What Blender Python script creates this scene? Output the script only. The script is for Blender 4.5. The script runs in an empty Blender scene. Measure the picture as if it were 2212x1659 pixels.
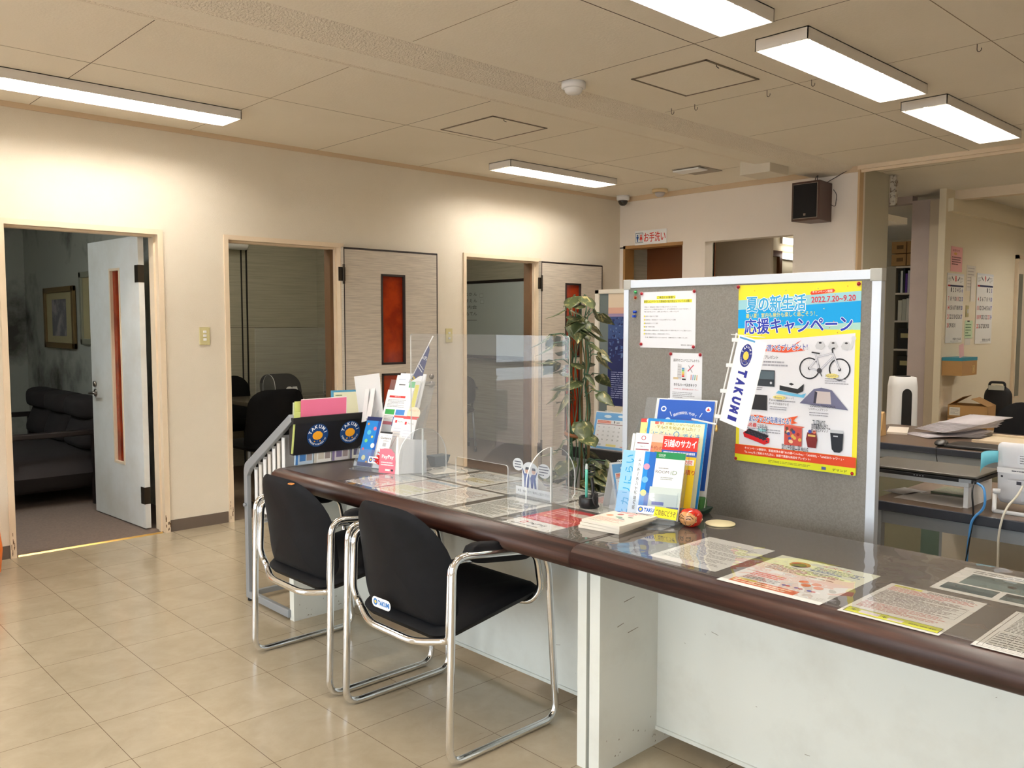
import bpy, math, random
from mathutils import Vector, Matrix
C = bpy.context.scene
COL = C.collection
PI = math.pi
rng = random.Random(11)
# ------------------------------------------------------------------ camera
cam_d = bpy.data.cameras.new('camera'); cam = bpy.data.objects.new('camera', cam_d); COL.objects.link(cam)
yaw, pit, rol = 0.814293821, -0.0705438044, 0.00111052231
fw = Vector((math.cos(yaw)*math.cos(pit), math.sin(yaw)*math.cos(pit), math.sin(pit)))
rt = Vector((math.sin(yaw), -math.cos(yaw), 0)); up = rt.cross(fw)
r2 = rt*math.cos(rol)+up*math.sin(rol); u2 = -rt*math.sin(rol)+up*math.cos(rol)
cam.matrix_world = Matrix(((r2.x,u2.x,-fw.x,0),(r2.y,u2.y,-fw.y,0),(r2.z,u2.z,-fw.z,1.34),(0,0,0,1)))
cam_d.sensor_fit = 'HORIZONTAL'; cam_d.sensor_width = 36; cam_d.lens = 36*1843.62/2212
cam_d.clip_start = .02
C.camera = cam
# ------------------------------------------------------------------ world, exposure
W = bpy.data.worlds.new('world'); C.world = W; W.use_nodes = True
bg = W.node_tree.nodes['Background']; bg.inputs[0].default_value = (.88,.95,1,1); bg.inputs[1].default_value = 3.3
C.view_settings.view_transform = 'Standard'; C.view_settings.look = 'None'; C.view_settings.gamma = 1
C.view_settings.use_curve_mapping = False
C.view_settings.exposure = 0.90
TUBE = 46.0          # emission of the fluorescent tubes
C.cycles.use_denoising = True
C.cycles.max_bounces = 8; C.cycles.transparent_max_bounces = 24; C.cycles.sample_clamp_indirect = 6
# daylight enters through the storefront glazing (portals guide the sky's light)
def portal(loc, rot, sx, sy):
    l = bpy.data.lights.new('window_portal','AREA'); l.shape='RECTANGLE'; l.size=sx; l.size_y=sy; l.cycles.is_portal=True
    o = bpy.data.objects.new('window_portal', l); o.location=loc; o.rotation_euler=rot; COL.objects.link(o)
portal((-3.55,1.2,1.25),(0,-PI/2,0),2.0,7.0)
portal((-1.85,5.5,1.2),(-PI/2,0,0),2.4,2.1)

# ------------------------------------------------------------------ materials
MATS = {}
def mat(name, col, rough=.6, metal=0, spec=.5, bump=None, var=None, coat=0, emit=None, alpha=None, trans=0, sheen=0):
    if name in MATS: return MATS[name]
    m = bpy.data.materials.new(name); m.use_nodes = True; nt = m.node_tree; p = nt.nodes['Principled BSDF']
    p.inputs['Base Color'].default_value = (*col,1); p.inputs['Roughness'].default_value = rough
    p.inputs['Metallic'].default_value = metal; p.inputs['Specular IOR Level'].default_value = spec
    p.inputs['Coat Weight'].default_value = coat; p.inputs['Transmission Weight'].default_value = trans
    if sheen: p.inputs['Sheen Weight'].default_value = sheen
    if emit: p.inputs['Emission Color'].default_value=(*emit[0],1); p.inputs['Emission Strength'].default_value=emit[1]
    tc = nt.nodes.new('ShaderNodeTexCoord')
    if bump:                                   # (scale, strength, detail, stretch)
        n = nt.nodes.new('ShaderNodeTexNoise'); n.inputs['Scale'].default_value = bump[0]; n.inputs['Detail'].default_value = bump[2] if len(bump)>2 else 4
        mp = nt.nodes.new('ShaderNodeMapping'); mp.inputs['Scale'].default_value = bump[3] if len(bump)>3 else (1,1,1)
        nt.links.new(tc.outputs['Object'], mp.inputs[0]); nt.links.new(mp.outputs[0], n.inputs['Vector'])
        b = nt.nodes.new('ShaderNodeBump'); b.inputs['Strength'].default_value = bump[1]; b.inputs['Distance'].default_value=.01
        nt.links.new(n.outputs[0], b.inputs['Height']); nt.links.new(b.outputs[0], p.inputs['Normal'])
    if var:                                    # (colour2, scale, low, high, stretch)
        n = nt.nodes.new('ShaderNodeTexNoise'); n.inputs['Scale'].default_value = var[1]; n.inputs['Detail'].default_value = 6; n.inputs['Roughness'].default_value=.62
        mp = nt.nodes.new('ShaderNodeMapping'); mp.inputs['Scale'].default_value = var[4] if len(var)>4 else (1,1,1)
        nt.links.new(tc.outputs['Object'], mp.inputs[0]); nt.links.new(mp.outputs[0], n.inputs['Vector'])
        r = nt.nodes.new('ShaderNodeValToRGB'); r.color_ramp.elements[0].position=var[2]; r.color_ramp.elements[1].position=var[3]
        r.color_ramp.elements[0].color=(*col,1); r.color_ramp.elements[1].color=(*var[0],1)
        nt.links.new(n.outputs[0], r.inputs[0]); nt.links.new(r.outputs[0], p.inputs['Base Color'])
    MATS[name] = m; return m
def srgb(r,g,b):
    f = lambda c: (c/255/12.92 if c/255<=.04045 else ((c/255+.055)/1.055)**2.4)
    return (f(r),f(g),f(b))
def ink(r,g,b):
    return mat('ink_%d_%d_%d'%(r,g,b), srgb(r,g,b), .55, spec=.3)
WHITE=(250,250,250)
def clear(name, tint=(1,1,1), rough=.01, haze=0.0, wave=None, ior=1.49):
    if name in MATS: return MATS[name]
    m = bpy.data.materials.new(name); m.use_nodes=True; nt=m.node_tree; nt.nodes.clear(); N=nt.nodes.new; L=nt.links.new
    out=N('ShaderNodeOutputMaterial'); tr=N('ShaderNodeBsdfTransparent'); tr.inputs[0].default_value=(*tint,1)
    gl=N('ShaderNodeBsdfGlossy'); gl.inputs['Roughness'].default_value=rough; gl.inputs['Color'].default_value=(1,1,1,1)
    fr=N('ShaderNodeFresnel'); fr.inputs[0].default_value=ior; mx=N('ShaderNodeMixShader')
    ge=N('ShaderNodeNewGeometry'); sb=N('ShaderNodeMath'); sb.operation='SUBTRACT'; sb.inputs[0].default_value=1; L(ge.outputs['Backfacing'],sb.inputs[1])
    ml=N('ShaderNodeMath'); ml.operation='MULTIPLY'; L(fr.outputs[0],ml.inputs[0]); L(sb.outputs[0],ml.inputs[1]); L(ml.outputs[0],mx.inputs[0]); base=tr.outputs[0]
    if haze:
        df=N('ShaderNodeBsdfDiffuse'); df.inputs[0].default_value=(.85,.87,.9,1); m2=N('ShaderNodeMixShader'); m2.inputs[0].default_value=haze
        L(tr.outputs[0],m2.inputs[1]); L(df.outputs[0],m2.inputs[2]); base=m2.outputs[0]
    L(base,mx.inputs[1]); L(gl.outputs[0],mx.inputs[2])
    if wave:
        tc=N('ShaderNodeTexCoord'); n=N('ShaderNodeTexNoise'); n.inputs['Scale'].default_value=wave[0]; n.inputs['Detail'].default_value=1.5
        b=N('ShaderNodeBump'); b.inputs['Strength'].default_value=wave[1]; b.inputs['Distance'].default_value=wave[2]
        L(tc.outputs['Object'],n.inputs['Vector']); L(n.outputs[0],b.inputs['Height']); L(b.outputs[0],gl.inputs['Normal']); 
    L(mx.outputs[0],out.inputs[0]); MATS[name]=m; return m

M_wall = mat('wallpaper_cream', srgb(230,221,204), .85, bump=(260,.25,3), var=(srgb(224,213,194),1.3,.35,.7))
M_wall2 = mat('wallpaper_office', srgb(236,224,198), .85, bump=(260,.2,3))
M_wallL = mat('wallpaper_lilac', srgb(214,198,192), .85, bump=(300,.3,3), var=(srgb(206,190,184),2,.4,.7))
M_col = mat('wallpaper_olive', srgb(186,180,160), .85, bump=(300,.3,3))
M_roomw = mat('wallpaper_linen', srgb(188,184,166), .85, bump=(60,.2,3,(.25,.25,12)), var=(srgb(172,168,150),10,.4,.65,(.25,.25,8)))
M_mottle = mat('wall_mottled', srgb(184,186,176), .9, var=(srgb(96,92,84),1.5,.46,.66))  # grey noise mottling mixed into the wall tone
M_ceil = mat('ceiling_board', srgb(242,235,221), .9, bump=(90,.12,3), var=(srgb(237,229,213),.9,.35,.7))
M_tex = mat('ceiling_stucco', srgb(240,231,215), .9, bump=(95,1.0,5))
M_gap = mat('joint_dark', srgb(92,78,62), .9)
M_seam = mat('joint_faint', srgb(150,134,112), .9)
M_trim = mat('trim_cream', srgb(232,213,186), .5, bump=(30,.05), var=(srgb(226,206,178),4,.4,.7))
M_base = mat('baseboard_vinyl', srgb(96,84,74), .6)
M_carpet = mat('carpet_taupe', srgb(122,106,94), .95, bump=(500,.4,2), var=(srgb(112,97,87),60,.4,.6))
M_brass = mat('brass', srgb(222,186,112), .3, metal=1)
M_doorl = mat('door_laminate', srgb(205,195,180), .55, bump=(14,.12,3,(1,1,22)), var=(srgb(176,166,154),9,.42,.66,(.6,.6,16)))
M_doorw = mat('door_painted', srgb(222,224,222), .5, var=(srgb(206,204,196),3,.4,.75))
M_dark = mat('edge_brown_black', srgb(34,24,22), .5)
M_amber = mat('amber_glass', srgb(150,48,14), .08, spec=.6, var=(srgb(122,32,8),5,.4,.6))
M_hinge = mat('hinge_bronze', srgb(58,52,44), .4, metal=.8)
M_nickel = mat('satin_nickel', srgb(140,132,124), .32, metal=1)
M_chrome = mat('chrome', (.83,.84,.86), .09, metal=1, bump=(25,.015))
M_vinyl = mat('black_vinyl', srgb(16,17,21), .6, spec=.16, bump=(700,.1,2), var=(srgb(24,26,31),5,.5,.8))
M_rubber = mat('black_plastic', srgb(20,20,22), .4)
M_white = mat('white_plastic', srgb(238,238,238), .4)
M_whitem = mat('white_enamel', srgb(226,220,212), .4)
M_steelw = mat('counter_white', srgb(226,228,222), .38, bump=(6,.02), var=(srgb(214,214,206),5,.5,.85))
M_grey = mat('grey_steel', srgb(150,155,160), .4, metal=.2, bump=(20,.02))
M_top = mat('counter_laminate', srgb(88,80,76), .30, bump=(40,.01))
M_alu = mat('aluminium', srgb(205,210,218), .35, metal=.35)
M_felt = mat('board_felt', srgb(150,147,142), .95, bump=(900,.5,2), var=(srgb(138,135,130),160,.4,.6))
M_felt2 = mat('board_felt_green', srgb(104,114,112), .95, bump=(900,.4,2))
M_beige = mat('beige_metal', srgb(214,206,190), .5)
M_card = mat('cardboard', srgb(180,140,88), .85, bump=(80,.1))
M_desk = mat('desk_wood_dark', srgb(96,78,62), .35, bump=(8,.03,4,(1,10,1)), var=(srgb(84,66,52),6,.4,.65,(12,1,1)))
M_acedge = mat('acrylic_edge', srgb(236,238,236), .3, spec=.6)
M_acry = clear('acrylic_clear', (.93,.94,.95), .004, .05, None, 1.5)
M_acry2 = clear('acrylic_holder', (.93,.95,.97), .02, .07)
M_mat = clear('clear_pvc_mat', (.94,.94,.93), .012, .02, (9,.35,.012), 1.52)
M_glass = clear('window_glass', (.97,.98,.98), .0)
M_blackm = mat('matte_black', srgb(16,16,18), .6)
def wood_mat():
    m=bpy.data.materials.new('nosing_walnut'); m.use_nodes=True; nt=m.node_tree; N=nt.nodes.new; L=nt.links.new; p=nt.nodes['Principled BSDF']
    tc=N('ShaderNodeTexCoord'); mp=N('ShaderNodeMapping'); mp.inputs['Scale'].default_value=(26,.9,26)
    n=N('ShaderNodeTexNoise'); n.inputs['Scale'].default_value=2.2; n.inputs['Detail'].default_value=8; n.inputs['Roughness'].default_value=.6; n.inputs['Distortion'].default_value=.35
    r=N('ShaderNodeValToRGB'); e=r.color_ramp.elements; e[0].position=.3; e[0].color=(*srgb(32,16,14),1); e[1].position=.74; e[1].color=(*srgb(84,50,36),1)
    e2=r.color_ramp.elements.new(.5); e2.color=(*srgb(54,30,24),1)
    L(tc.outputs['Object'],mp.inputs[0]); L(mp.outputs[0],n.inputs['Vector']); L(n.outputs[0],r.inputs[0]); L(r.outputs[0],p.inputs['Base Color'])
    p.inputs['Roughness'].default_value=.40; p.inputs['Coat Weight'].default_value=.06; p.inputs['Coat Roughness'].default_value=.3
    MATS['nosing_walnut']=m; return m
M_wood = wood_mat()
def floor_mat():
    m=bpy.data.materials.new('floor_vinyl_tile'); m.use_nodes=True; nt=m.node_tree; N=nt.nodes.new; L=nt.links.new; p=nt.nodes['Principled BSDF']
    tc=N('ShaderNodeTexCoord'); mp=N('ShaderNodeMapping'); mp.inputs['Location'].default_value=(-.894-.0,-2.975,0)
    L(tc.outputs['Object'],mp.inputs[0])
    br=N('ShaderNodeTexBrick'); br.offset=0; br.squash=1; br.inputs['Scale'].default_value=1; br.inputs['Mortar Size'].default_value=.0013; br.inputs['Mortar Smooth'].default_value=.3
    br.inputs['Brick Width'].default_value=.309; br.inputs['Row Height'].default_value=.3215; br.inputs['Bias'].default_value=0
    br.inputs['Color1'].default_value=(*srgb(186,173,150),1); br.inputs['Color2'].default_value=(*srgb(182,169,146),1); br.inputs['Mortar'].default_value=(*srgb(118,100,80),1)
    L(mp.outputs[0],br.inputs['Vector'])
    n=N('ShaderNodeTexNoise'); n.inputs['Scale'].default_value=7; n.inputs['Detail'].default_value=8; n.inputs['Roughness'].default_value=.7; n.inputs['Distortion'].default_value=.4
    L(tc.outputs['Object'],n.inputs['Vector'])
    r=N('ShaderNodeValToRGB'); e=r.color_ramp.elements; e[0].position=.3; e[0].color=(.80,.78,.74,1); e[1].position=.66; e[1].color=(1,1,1,1); L(n.outputs[0],r.inputs[0])
    mx=N('ShaderNodeMix'); mx.data_type='RGBA'; mx.blend_type='MULTIPLY'; mx.inputs[0].default_value=.75
    L(br.outputs['Color'],mx.inputs[6]); L(r.outputs[0],mx.inputs[7])
    n3=N('ShaderNodeTexNoise'); n3.inputs['Scale'].default_value=34; n3.inputs['Detail'].default_value=3
    mp3=N('ShaderNodeMapping'); mp3.inputs['Rotation'].default_value=(0,0,.5); mp3.inputs['Scale'].default_value=(.35,1.3,1); L(tc.outputs['Object'],mp3.inputs[0]); L(mp3.outputs[0],n3.inputs['Vector'])
    r3=N('ShaderNodeValToRGB'); e=r3.color_ramp.elements; e[0].position=.745; e[0].color=(1,1,1,1); e[1].position=.80; e[1].color=(.5,.42,.34,1); L(n3.outputs[0],r3.inputs[0])
    m4=N('ShaderNodeMix'); m4.data_type='RGBA'; m4.blend_type='MULTIPLY'; m4.inputs[0].default_value=1
    L(mx.outputs[2],m4.inputs[6]); L(r3.outputs[0],m4.inputs[7]); L(m4.outputs[2],p.inputs['Base Color'])
    n2=N('ShaderNodeTexNoise'); n2.inputs['Scale'].default_value=3.5; n2.inputs['Detail'].default_value=6
    L(tc.outputs['Object'],n2.inputs['Vector']); rr=N('ShaderNodeMapRange'); rr.inputs['To Min'].default_value=.14; rr.inputs['To Max'].default_value=.25; rr.inputs['From Min'].default_value=.3; rr.inputs['From Max'].default_value=.7
    L(n2.outputs[0],rr.inputs[0]); L(rr.outputs[0],p.inputs['Roughness'])
    b=N('ShaderNodeBump'); b.inputs['Strength'].default_value=.10; b.inputs['Distance'].default_value=.01; L(n2.outputs[0],b.inputs['Height']); L(b.outputs[0],p.inputs['Normal'])
    p.inputs['Specular IOR Level'].default_value=.55
    return m
M_floor = floor_mat()

# ------------------------------------------------------------------ mesh builder
class MB:
    def __init__(s): s.v=[]; s.f=[]; s.m=[]; s.sm=[]
    def add(s, vs, fs, mi=0, smooth=False):
        o=len(s.v); s.v+= [tuple(p) for p in vs]
        for f in fs: s.f.append([o+i for i in f]); s.m.append(mi); s.sm.append(smooth)
        return s
    def box(s, a, b, mi=0):
        (x0,y0,z0),(x1,y1,z1)=a,b
        x0,x1=min(x0,x1),max(x0,x1); y0,y1=min(y0,y1),max(y0,y1); z0,z1=min(z0,z1),max(z0,z1)
        v=[(x0,y0,z0),(x1,y0,z0),(x1,y1,z0),(x0,y1,z0),(x0,y0,z1),(x1,y0,z1),(x1,y1,z1),(x0,y1,z1)]
        return s.add(v,[(0,3,2,1),(4,5,6,7),(0,1,5,4),(1,2,6,5),(2,3,7,6),(3,0,4,7)],mi)
    def hexa(s, v, mi=0): return s.add(v,[(0,3,2,1),(4,5,6,7),(0,1,5,4),(1,2,6,5),(2,3,7,6),(3,0,4,7)],mi)
    def quad(s, pts, mi=0): return s.add(pts,[tuple(range(len(pts)))],mi)
    def prism(s, pts, ext, mi=0, smooth=False):   # polygon pts (3d) extruded by vector ext
        n=len(pts); e=Vector(ext); p=[Vector(q) for q in pts]; q=[a+e for a in p]
        fs=[tuple(reversed(range(n))), tuple(range(n,2*n))]
        s.add(p+q,fs,mi,False); o=len(s.v)-2*n
        for i in range(n): s.f.append([o+i,o+(i+1)%n,o+n+(i+1)%n,o+n+i]); s.m.append(mi); s.sm.append(smooth)
        return s
    def tube(s, path, r, mi=0, n=10, closed=False, caps=True, smooth=True, flat=1.0):
        P=[Vector(p) for p in path]; N=len(P); rs=r if isinstance(r,(list,tuple)) else [r]*N
        T=[]
        for i in range(N):
            a=P[i-1] if (i>0 or closed) else P[i]; b=P[(i+1)%N] if (i<N-1 or closed) else P[i]
            T.append((b-a).normalized())
        ref=Vector((0,0,1)) if abs(T[0].z)<.9 else Vector((1,0,0))
        u=T[0].cross(ref).normalized(); V=[]
        for i in range(N):
            u=(u-T[i]*u.dot(T[i])).normalized(); w=T[i].cross(u)
            for k in range(n):
                a=2*PI*k/n; V.append(P[i]+(u*math.cos(a)+w*math.sin(a)*flat)*rs[i])
        F=[]
        for i in range(N if closed else N-1):
            for k in range(n):
                a=i*n+k; b=i*n+(k+1)%n; j=((i+1)%N)*n
                F.append((a,j+k,j+(k+1)%n,b))
        s.add(V,F,mi,smooth)
        if caps and not closed:
            o=len(s.v)-len(V)
            s.f.append([o+k for k in range(n)]); s.m.append(mi); s.sm.append(False)
            s.f.append([o+(N-1)*n+k for k in reversed(range(n))]); s.m.append(mi); s.sm.append(False)
        return s
    def lathe(s, prof, c=(0,0,0), n=28, mi=0, smooth=True, sy=1):   # prof [(r,z)]
        V=[]; F=[]
        for r,z in prof:
            for k in range(n):
                a=2*PI*k/n; V.append((c[0]+r*math.cos(a),c[1]+r*math.sin(a)*sy,c[2]+z))
        for i in range(len(prof)-1):
            for k in range(n): F.append((i*n+k,i*n+(k+1)%n,(i+1)*n+(k+1)%n,(i+1)*n+k))
        s.add(V,F,mi,smooth); o=len(s.v)-len(V)
        if prof[0][0]>1e-5: s.f.append([o+k for k in reversed(range(n))]); s.m.append(mi); s.sm.append(False)
        if prof[-1][0]>1e-5: s.f.append([o+(len(prof)-1)*n+k for k in range(n)]); s.m.append(mi); s.sm.append(False)
        return s
    def pillow(s, fn, outline, t0, t1, mi=0, rings=7, k=4.0):
        # outline: list of (a,b); fn(a,b,h)->xyz, thickness profile from t0 (back) to t1 (front)
        n=len(outline); ca=sum(p[0] for p in outline)/n; cb=sum(p[1] for p in outline)/n; V=[]; F=[]
        rr=[i/rings for i in range(1,rings+1)]
        rr=[1-(1-x)**1.6 for x in rr]
        for side in (0,1):
            base=len(V); V.append(fn(ca,cb,t1 if side else t0))
            for x in rr:
                h=(1-x**k)**.5 if x<1 else 0
                mid=(t0+t1)/2; half=(t1-t0)/2*(1 if side else -1)
                for (a,b) in outline: V.append(fn(ca+(a-ca)*x, cb+(b-cb)*x, mid+half*h))
            for i in range(n):
                f=(base,base+1+i,base+1+(i+1)%n); F.append(f if side else f[::-1])
            for q in range(rings-1):
                for i in range(n):
                    a=base+1+q*n+i; b=base+1+q*n+(i+1)%n; f=(a,a+n,b+n,b); F.append(f if side else f[::-1])
        return s.add(V,F,mi,True)
    def xf(s, M):
        s.v=[tuple(M@Vector(p)) for p in s.v]; return s
    def build(s, name, mats, parent=None, bevel=0, loc=None, label=None, segs=2):
        me=bpy.data.meshes.new(name); me.from_pydata(s.v,[],s.f)
        if not isinstance(mats,(list,tuple)): mats=[mats]
        for m in mats: me.materials.append(m)
        me.polygons.foreach_set('material_index',s.m); me.polygons.foreach_set('use_smooth',s.sm); me.update()
        o=bpy.data.objects.new(name,me); COL.objects.link(o)
        if parent: o.parent=parent
        if loc: o.location=loc
        if label: o['label']=label
        if bevel:
            b=o.modifiers.new('bevel','BEVEL'); b.width=bevel; b.segments=segs; b.limit_method='ANGLE'; b.angle_limit=.6
            b.harden_normals=False
        return o
def tag(o,label,cat,group=None):
    o['label']=label; o['category']=cat
    if group: o['group']=group
    return o
def struct(o): o['kind']='structure'; return o
def thing(name,label,cat,loc=(0,0,0),rz=0,group=None):
    o=bpy.data.objects.new(name,None); COL.objects.link(o); o.location=loc; o.rotation_euler=(0,0,rz); o.empty_display_size=.05
    return tag(o,label,cat,group)
def frame(o, origin, xd, yd):       # orient object: local x->xd, local y->yd
    x=Vector(xd).normalized(); y=Vector(yd).normalized(); z=x.cross(y); y=z.cross(x)
    o.matrix_world=Matrix(((x.x,y.x,z.x,origin[0]),(x.y,y.y,z.y,origin[1]),(x.z,y.z,z.z,origin[2]),(0,0,0,1))); return o
def dup(root):
    r=root.copy(); COL.objects.link(r)
    for ch in list(root.children):
        c=ch.copy(); COL.objects.link(c); c.parent=r
        for g in list(ch.children):
            d=g.copy(); COL.objects.link(d); d.parent=c
    return r
def rrect(w,h,r,n=6,cx=0,cy=0):
    rs=r if isinstance(r,(list,tuple)) else [r]*4; pts=[]
    for (sx,sy,a0,q) in ((1,1,0,rs[0]),(-1,1,90,rs[1]),(-1,-1,180,rs[2]),(1,-1,270,rs[3])):
        ox,oy=cx+sx*(w/2-q),cy+sy*(h/2-q)
        for i in range(n+1):
            a=math.radians(a0+90*i/n); pts.append((ox+q*math.cos(a),oy+q*math.sin(a)))
    return pts
def fillet(pts, r, n=5):
    P=[Vector(p) for p in pts]; out=[P[0]]
    for i in range(1,len(P)-1):
        a=P[i-1]-P[i]; b=P[i+1]-P[i]; d=min(r,a.length*.49,b.length*.49); A=P[i]+a.normalized()*d; B=P[i]+b.normalized()*d
        for k in range(n+1):
            t=k/n; out.append(A*(1-t)**2+P[i]*2*t*(1-t)+B*t*t)
    out.append(P[-1]); return out
# ------------------------------------------------------------------ text + printed pages
TC={}
def text_mesh(s, bold=0.0):
    key=(s,round(bold,4))
    if key in TC: return TC[key]
    cu=bpy.data.curves.new('t','FONT'); cu.body=s; cu.size=1; cu.resolution_u=2; cu.offset=bold; cu.fill_mode='FRONT'
    ob=bpy.data.objects.new('t',cu); COL.objects.link(ob)
    dg=bpy.context.evaluated_depsgraph_get(); me=bpy.data.meshes.new_from_object(ob.evaluated_get(dg))
    v=[(p.co.x,p.co.y) for p in me.vertices]; f=[tuple(q.vertices) for q in me.polygons]
    bpy.data.objects.remove(ob); bpy.data.curves.remove(cu); bpy.data.meshes.remove(me)
    if v:
        x0=min(p[0] for p in v); x1=max(p[0] for p in v); y0=min(p[1] for p in v); y1=max(p[1] for p in v)
        v=[(p[0]-(x0+x1)/2,p[1]-(y0+y1)/2) for p in v]; TC[key]=(v,f,max(x1-x0,1e-4),max(y1-y0,1e-4))
    else: TC[key]=([],[],1,1)
    return TC[key]
class Page:
    """a printed sheet: local x right, y up, +z towards the reader; origin at the lower left corner"""
    def __init__(s,w,h,bgc=WHITE,th=.0004,gloss=False):
        s.w,s.h=w,h; s.mb=MB(); s.mats=[]; s.z=th; s.th=th; s.step=.00006
        s.mb.box((0,0,0),(w,h,th),s.mi(bgc))
    def mi(s,c):
        m=c if not isinstance(c,tuple) else ink(*c)
        if m not in s.mats: s.mats.append(m)
        return s.mats.index(m)
    def poly(s,pts,c):
        s.z+=s.step*.2; s.mb.add([(x,y,s.z) for x,y in pts],[tuple(range(len(pts)))],s.mi(c)); return s
    def lay(s): s.z+=s.step; return s
    def rect(s,x0,y0,x1,y1,c): s.z+=s.step*.3; return s.poly([(x0,y0),(x1,y0),(x1,y1),(x0,y1)],c)
    def circ(s,cx,cy,r,c,n=28,sy=1):
        s.z+=s.step*.3; return s.poly([(cx+r*math.cos(2*PI*k/n),cy+r*sy*math.sin(2*PI*k/n)) for k in range(n)],c)
    def ring(s,cx,cy,r,t,c,n=28,sy=1):
        z=s.z+s.step*.4; s.z=z; V=[];F=[]
        for k in range(n):
            a=2*PI*k/n; V+=[(cx+r*math.cos(a),cy+r*sy*math.sin(a),z),(cx+(r-t)*math.cos(a),cy+(r-t)*sy*math.sin(a),z)]
        for k in range(n): j=(k+1)%n; F.append((2*k,2*j,2*j+1,2*k+1))
        s.mb.add(V,F,s.mi(c)); return s
    def line(s,pts,t,c):
        s.z+=s.step*.3
        for (x0,y0),(x1,y1) in zip(pts,pts[1:]):
            d=Vector((x1-x0,y1-y0)); 
            if d.length<1e-6: continue
            d.normalize(); n=Vector((-d.y,d.x))*t/2
            s.mb.add([(x0-n.x,y0-n.y,s.z),(x1-n.x,y1-n.y,s.z),(x1+n.x,y1+n.y,s.z),(x0+n.x,y0+n.y,s.z)],[(0,1,2,3)],s.mi(c))
        return s
    def text(s,t,cx,cy,h,c,w=None,bold=0.0,rot=0,out=None,shear=0,left=False):
        asc=all(ord(q)<128 for q in t); v,f,tw,th=text_mesh(t,bold if asc else 0)
        if not v: return s
        k=h/th; kx=k if w is None else w/tw
        if w is not None and h is None: k=kx=w/tw
        if left: cx=cx+tw*kx/2
        if out:
            oc,ob=out
            for q in range(8): s._put(v,f,cx+ob*math.cos(q*PI/4),cy+ob*math.sin(q*PI/4),kx,k,rot,shear,oc)
            s.z+=s.step*.3
        if not asc and bold>0:
            d=bold*k*.5
            for q in range(4): s._put(v,f,cx+d*math.cos(q*PI/2+.78),cy+d*math.sin(q*PI/2+.78),kx,k,rot,shear,c)
        return s._put(v,f,cx,cy,kx,k,rot,shear,c)
    def _put(s,v,f,cx,cy,kx,ky,rot,shear,c):
        s.z+=s.step*.12; ca,sa=math.cos(rot),math.sin(rot)
        V=[]
        for x,y in v:
            X=x*kx+shear*y*ky; Y=y*ky; V.append((cx+X*ca-Y*sa,cy+X*sa+Y*ca,s.z))
        s.mb.add(V,f,s.mi(c)); return s
    def greek(s,x0,y0,x1,y1,n,c=(110,110,110),t=.35,fill=.85,seed=1):
        """illegibly small lines of print"""
        r=random.Random(seed); s.z+=s.step*.3; dy=(y1-y0)/n
        for i in range(n):
            yy=y1-(i+.5)*dy; x=x0; end=x0+(x1-x0)*(fill+(1-fill)*r.random()) if i%4!=3 else x0+(x1-x0)*(.3+.5*r.random())
            while x<end:
                l=(x1-x0)*(.03+.09*r.random()); e=min(x+l,end)
                s.mb.add([(x,yy-dy*t/2,s.z),(e,yy-dy*t/2,s.z),(e,yy+dy*t/2,s.z),(x,yy+dy*t/2,s.z)],[(0,1,2,3)],s.mi(c)); x=e+(x1-x0)*.012
        return s
    def arc(s,t,cx,cy,r,h,c,a0,a1,inward=False,bold=0,sy=1):
        n=len(t)
        for i,ch in enumerate(t):
            if ch==' ': continue
            a=math.radians(a0+(a1-a0)*(i/(n-1) if n>1 else .5))
            s.text(ch,cx+r*math.cos(a),cy+r*sy*math.sin(a),h,c,bold=bold,rot=a-PI/2+(PI if inward else 0))
        return s
    def emblem(s,cx,cy,r,sy=1,orange=(246,172,40),navy=(20,62,118)):
        s.lay().circ(cx,cy,r,navy,36,sy)
        s.arc('TAKUMI',cx,cy,r*.76,r*.30,WHITE,160,20,bold=.03,sy=sy)
        s.arc('SpeedServiceSecurity',cx,cy,r*.80,r*.15,WHITE,200,340,inward=True,sy=sy)
        pts=[]
        for k in range(26):
            a=2*PI*k/26; q=1-.07*(1 if (.3<a<2.8 and k%3==0) else 0)
            pts.append((cx+r*.48*q*math.cos(a),cy-r*.02+r*.38*sy*q*math.sin(a)))
        s.poly(pts,orange)
        s.circ(cx-r*.26,cy-r*.52*sy,r*.07,orange,10).circ(cx+r*.26,cy-r*.52*sy,r*.07,orange,10)
        s.line([(cx,cy-r*.38*sy),(cx,cy-r*.58*sy)],r*.02,(200,200,210)); return s
    def logo(s,x0,cy,h,c=(20,90,180),total=None):
        """TAKUMI word mark with the small round emblem"""
        s.lay().circ(x0+h*.55,cy,h*.55,c,20).circ(x0+h*.55,cy,h*.30,(240,200,90),14)
        s.text('TAKUMI',x0+h*1.25,cy,h*.82,c,bold=.05,left=True,w=(total-h*1.25) if total else None); return s
    def build(s,name,origin=None,xd=None,yd=None,parent=None,bend=None,label=None):
        if bend: s.mb.v=[bend(*p) for p in s.mb.v]
        o=s.mb.build(name,s.mats,parent,label=label)
        if origin is not None: frame(o,origin,xd,yd)
        return o
DN_X=((0,-1,0),(0,0,1))     # hangs on a plane facing -X
DN_Y=((1,0,0),(0,0,1))      # hangs on a plane facing -Y
FLAT=((0,-1,0),(1,0,0))     # lies on a table, read from the customers' side

# ================================================================== THE SETTING
CZ=2.57; WY=5.45; BX=6.605
# floor
struct(MB().box((-3.6,-3.2,-.1),(13,WY+.02,0)).build('floor',M_floor))
fl=MB().box((-.2,WY+.02,-.1),(2.35,9.7,.004)); struct(fl.build('floor_2',M_carpet))
struct(MB().box((2.35,WY+.02,-.1),(4.5,7.6,.003)).build('floor_3',mat('floor_room',srgb(120,104,88),.5)))
struct(MB().box((4.5,WY+.02,-.1),(6.6,8.5,.003)).build('floor_4',M_carpet))
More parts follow.
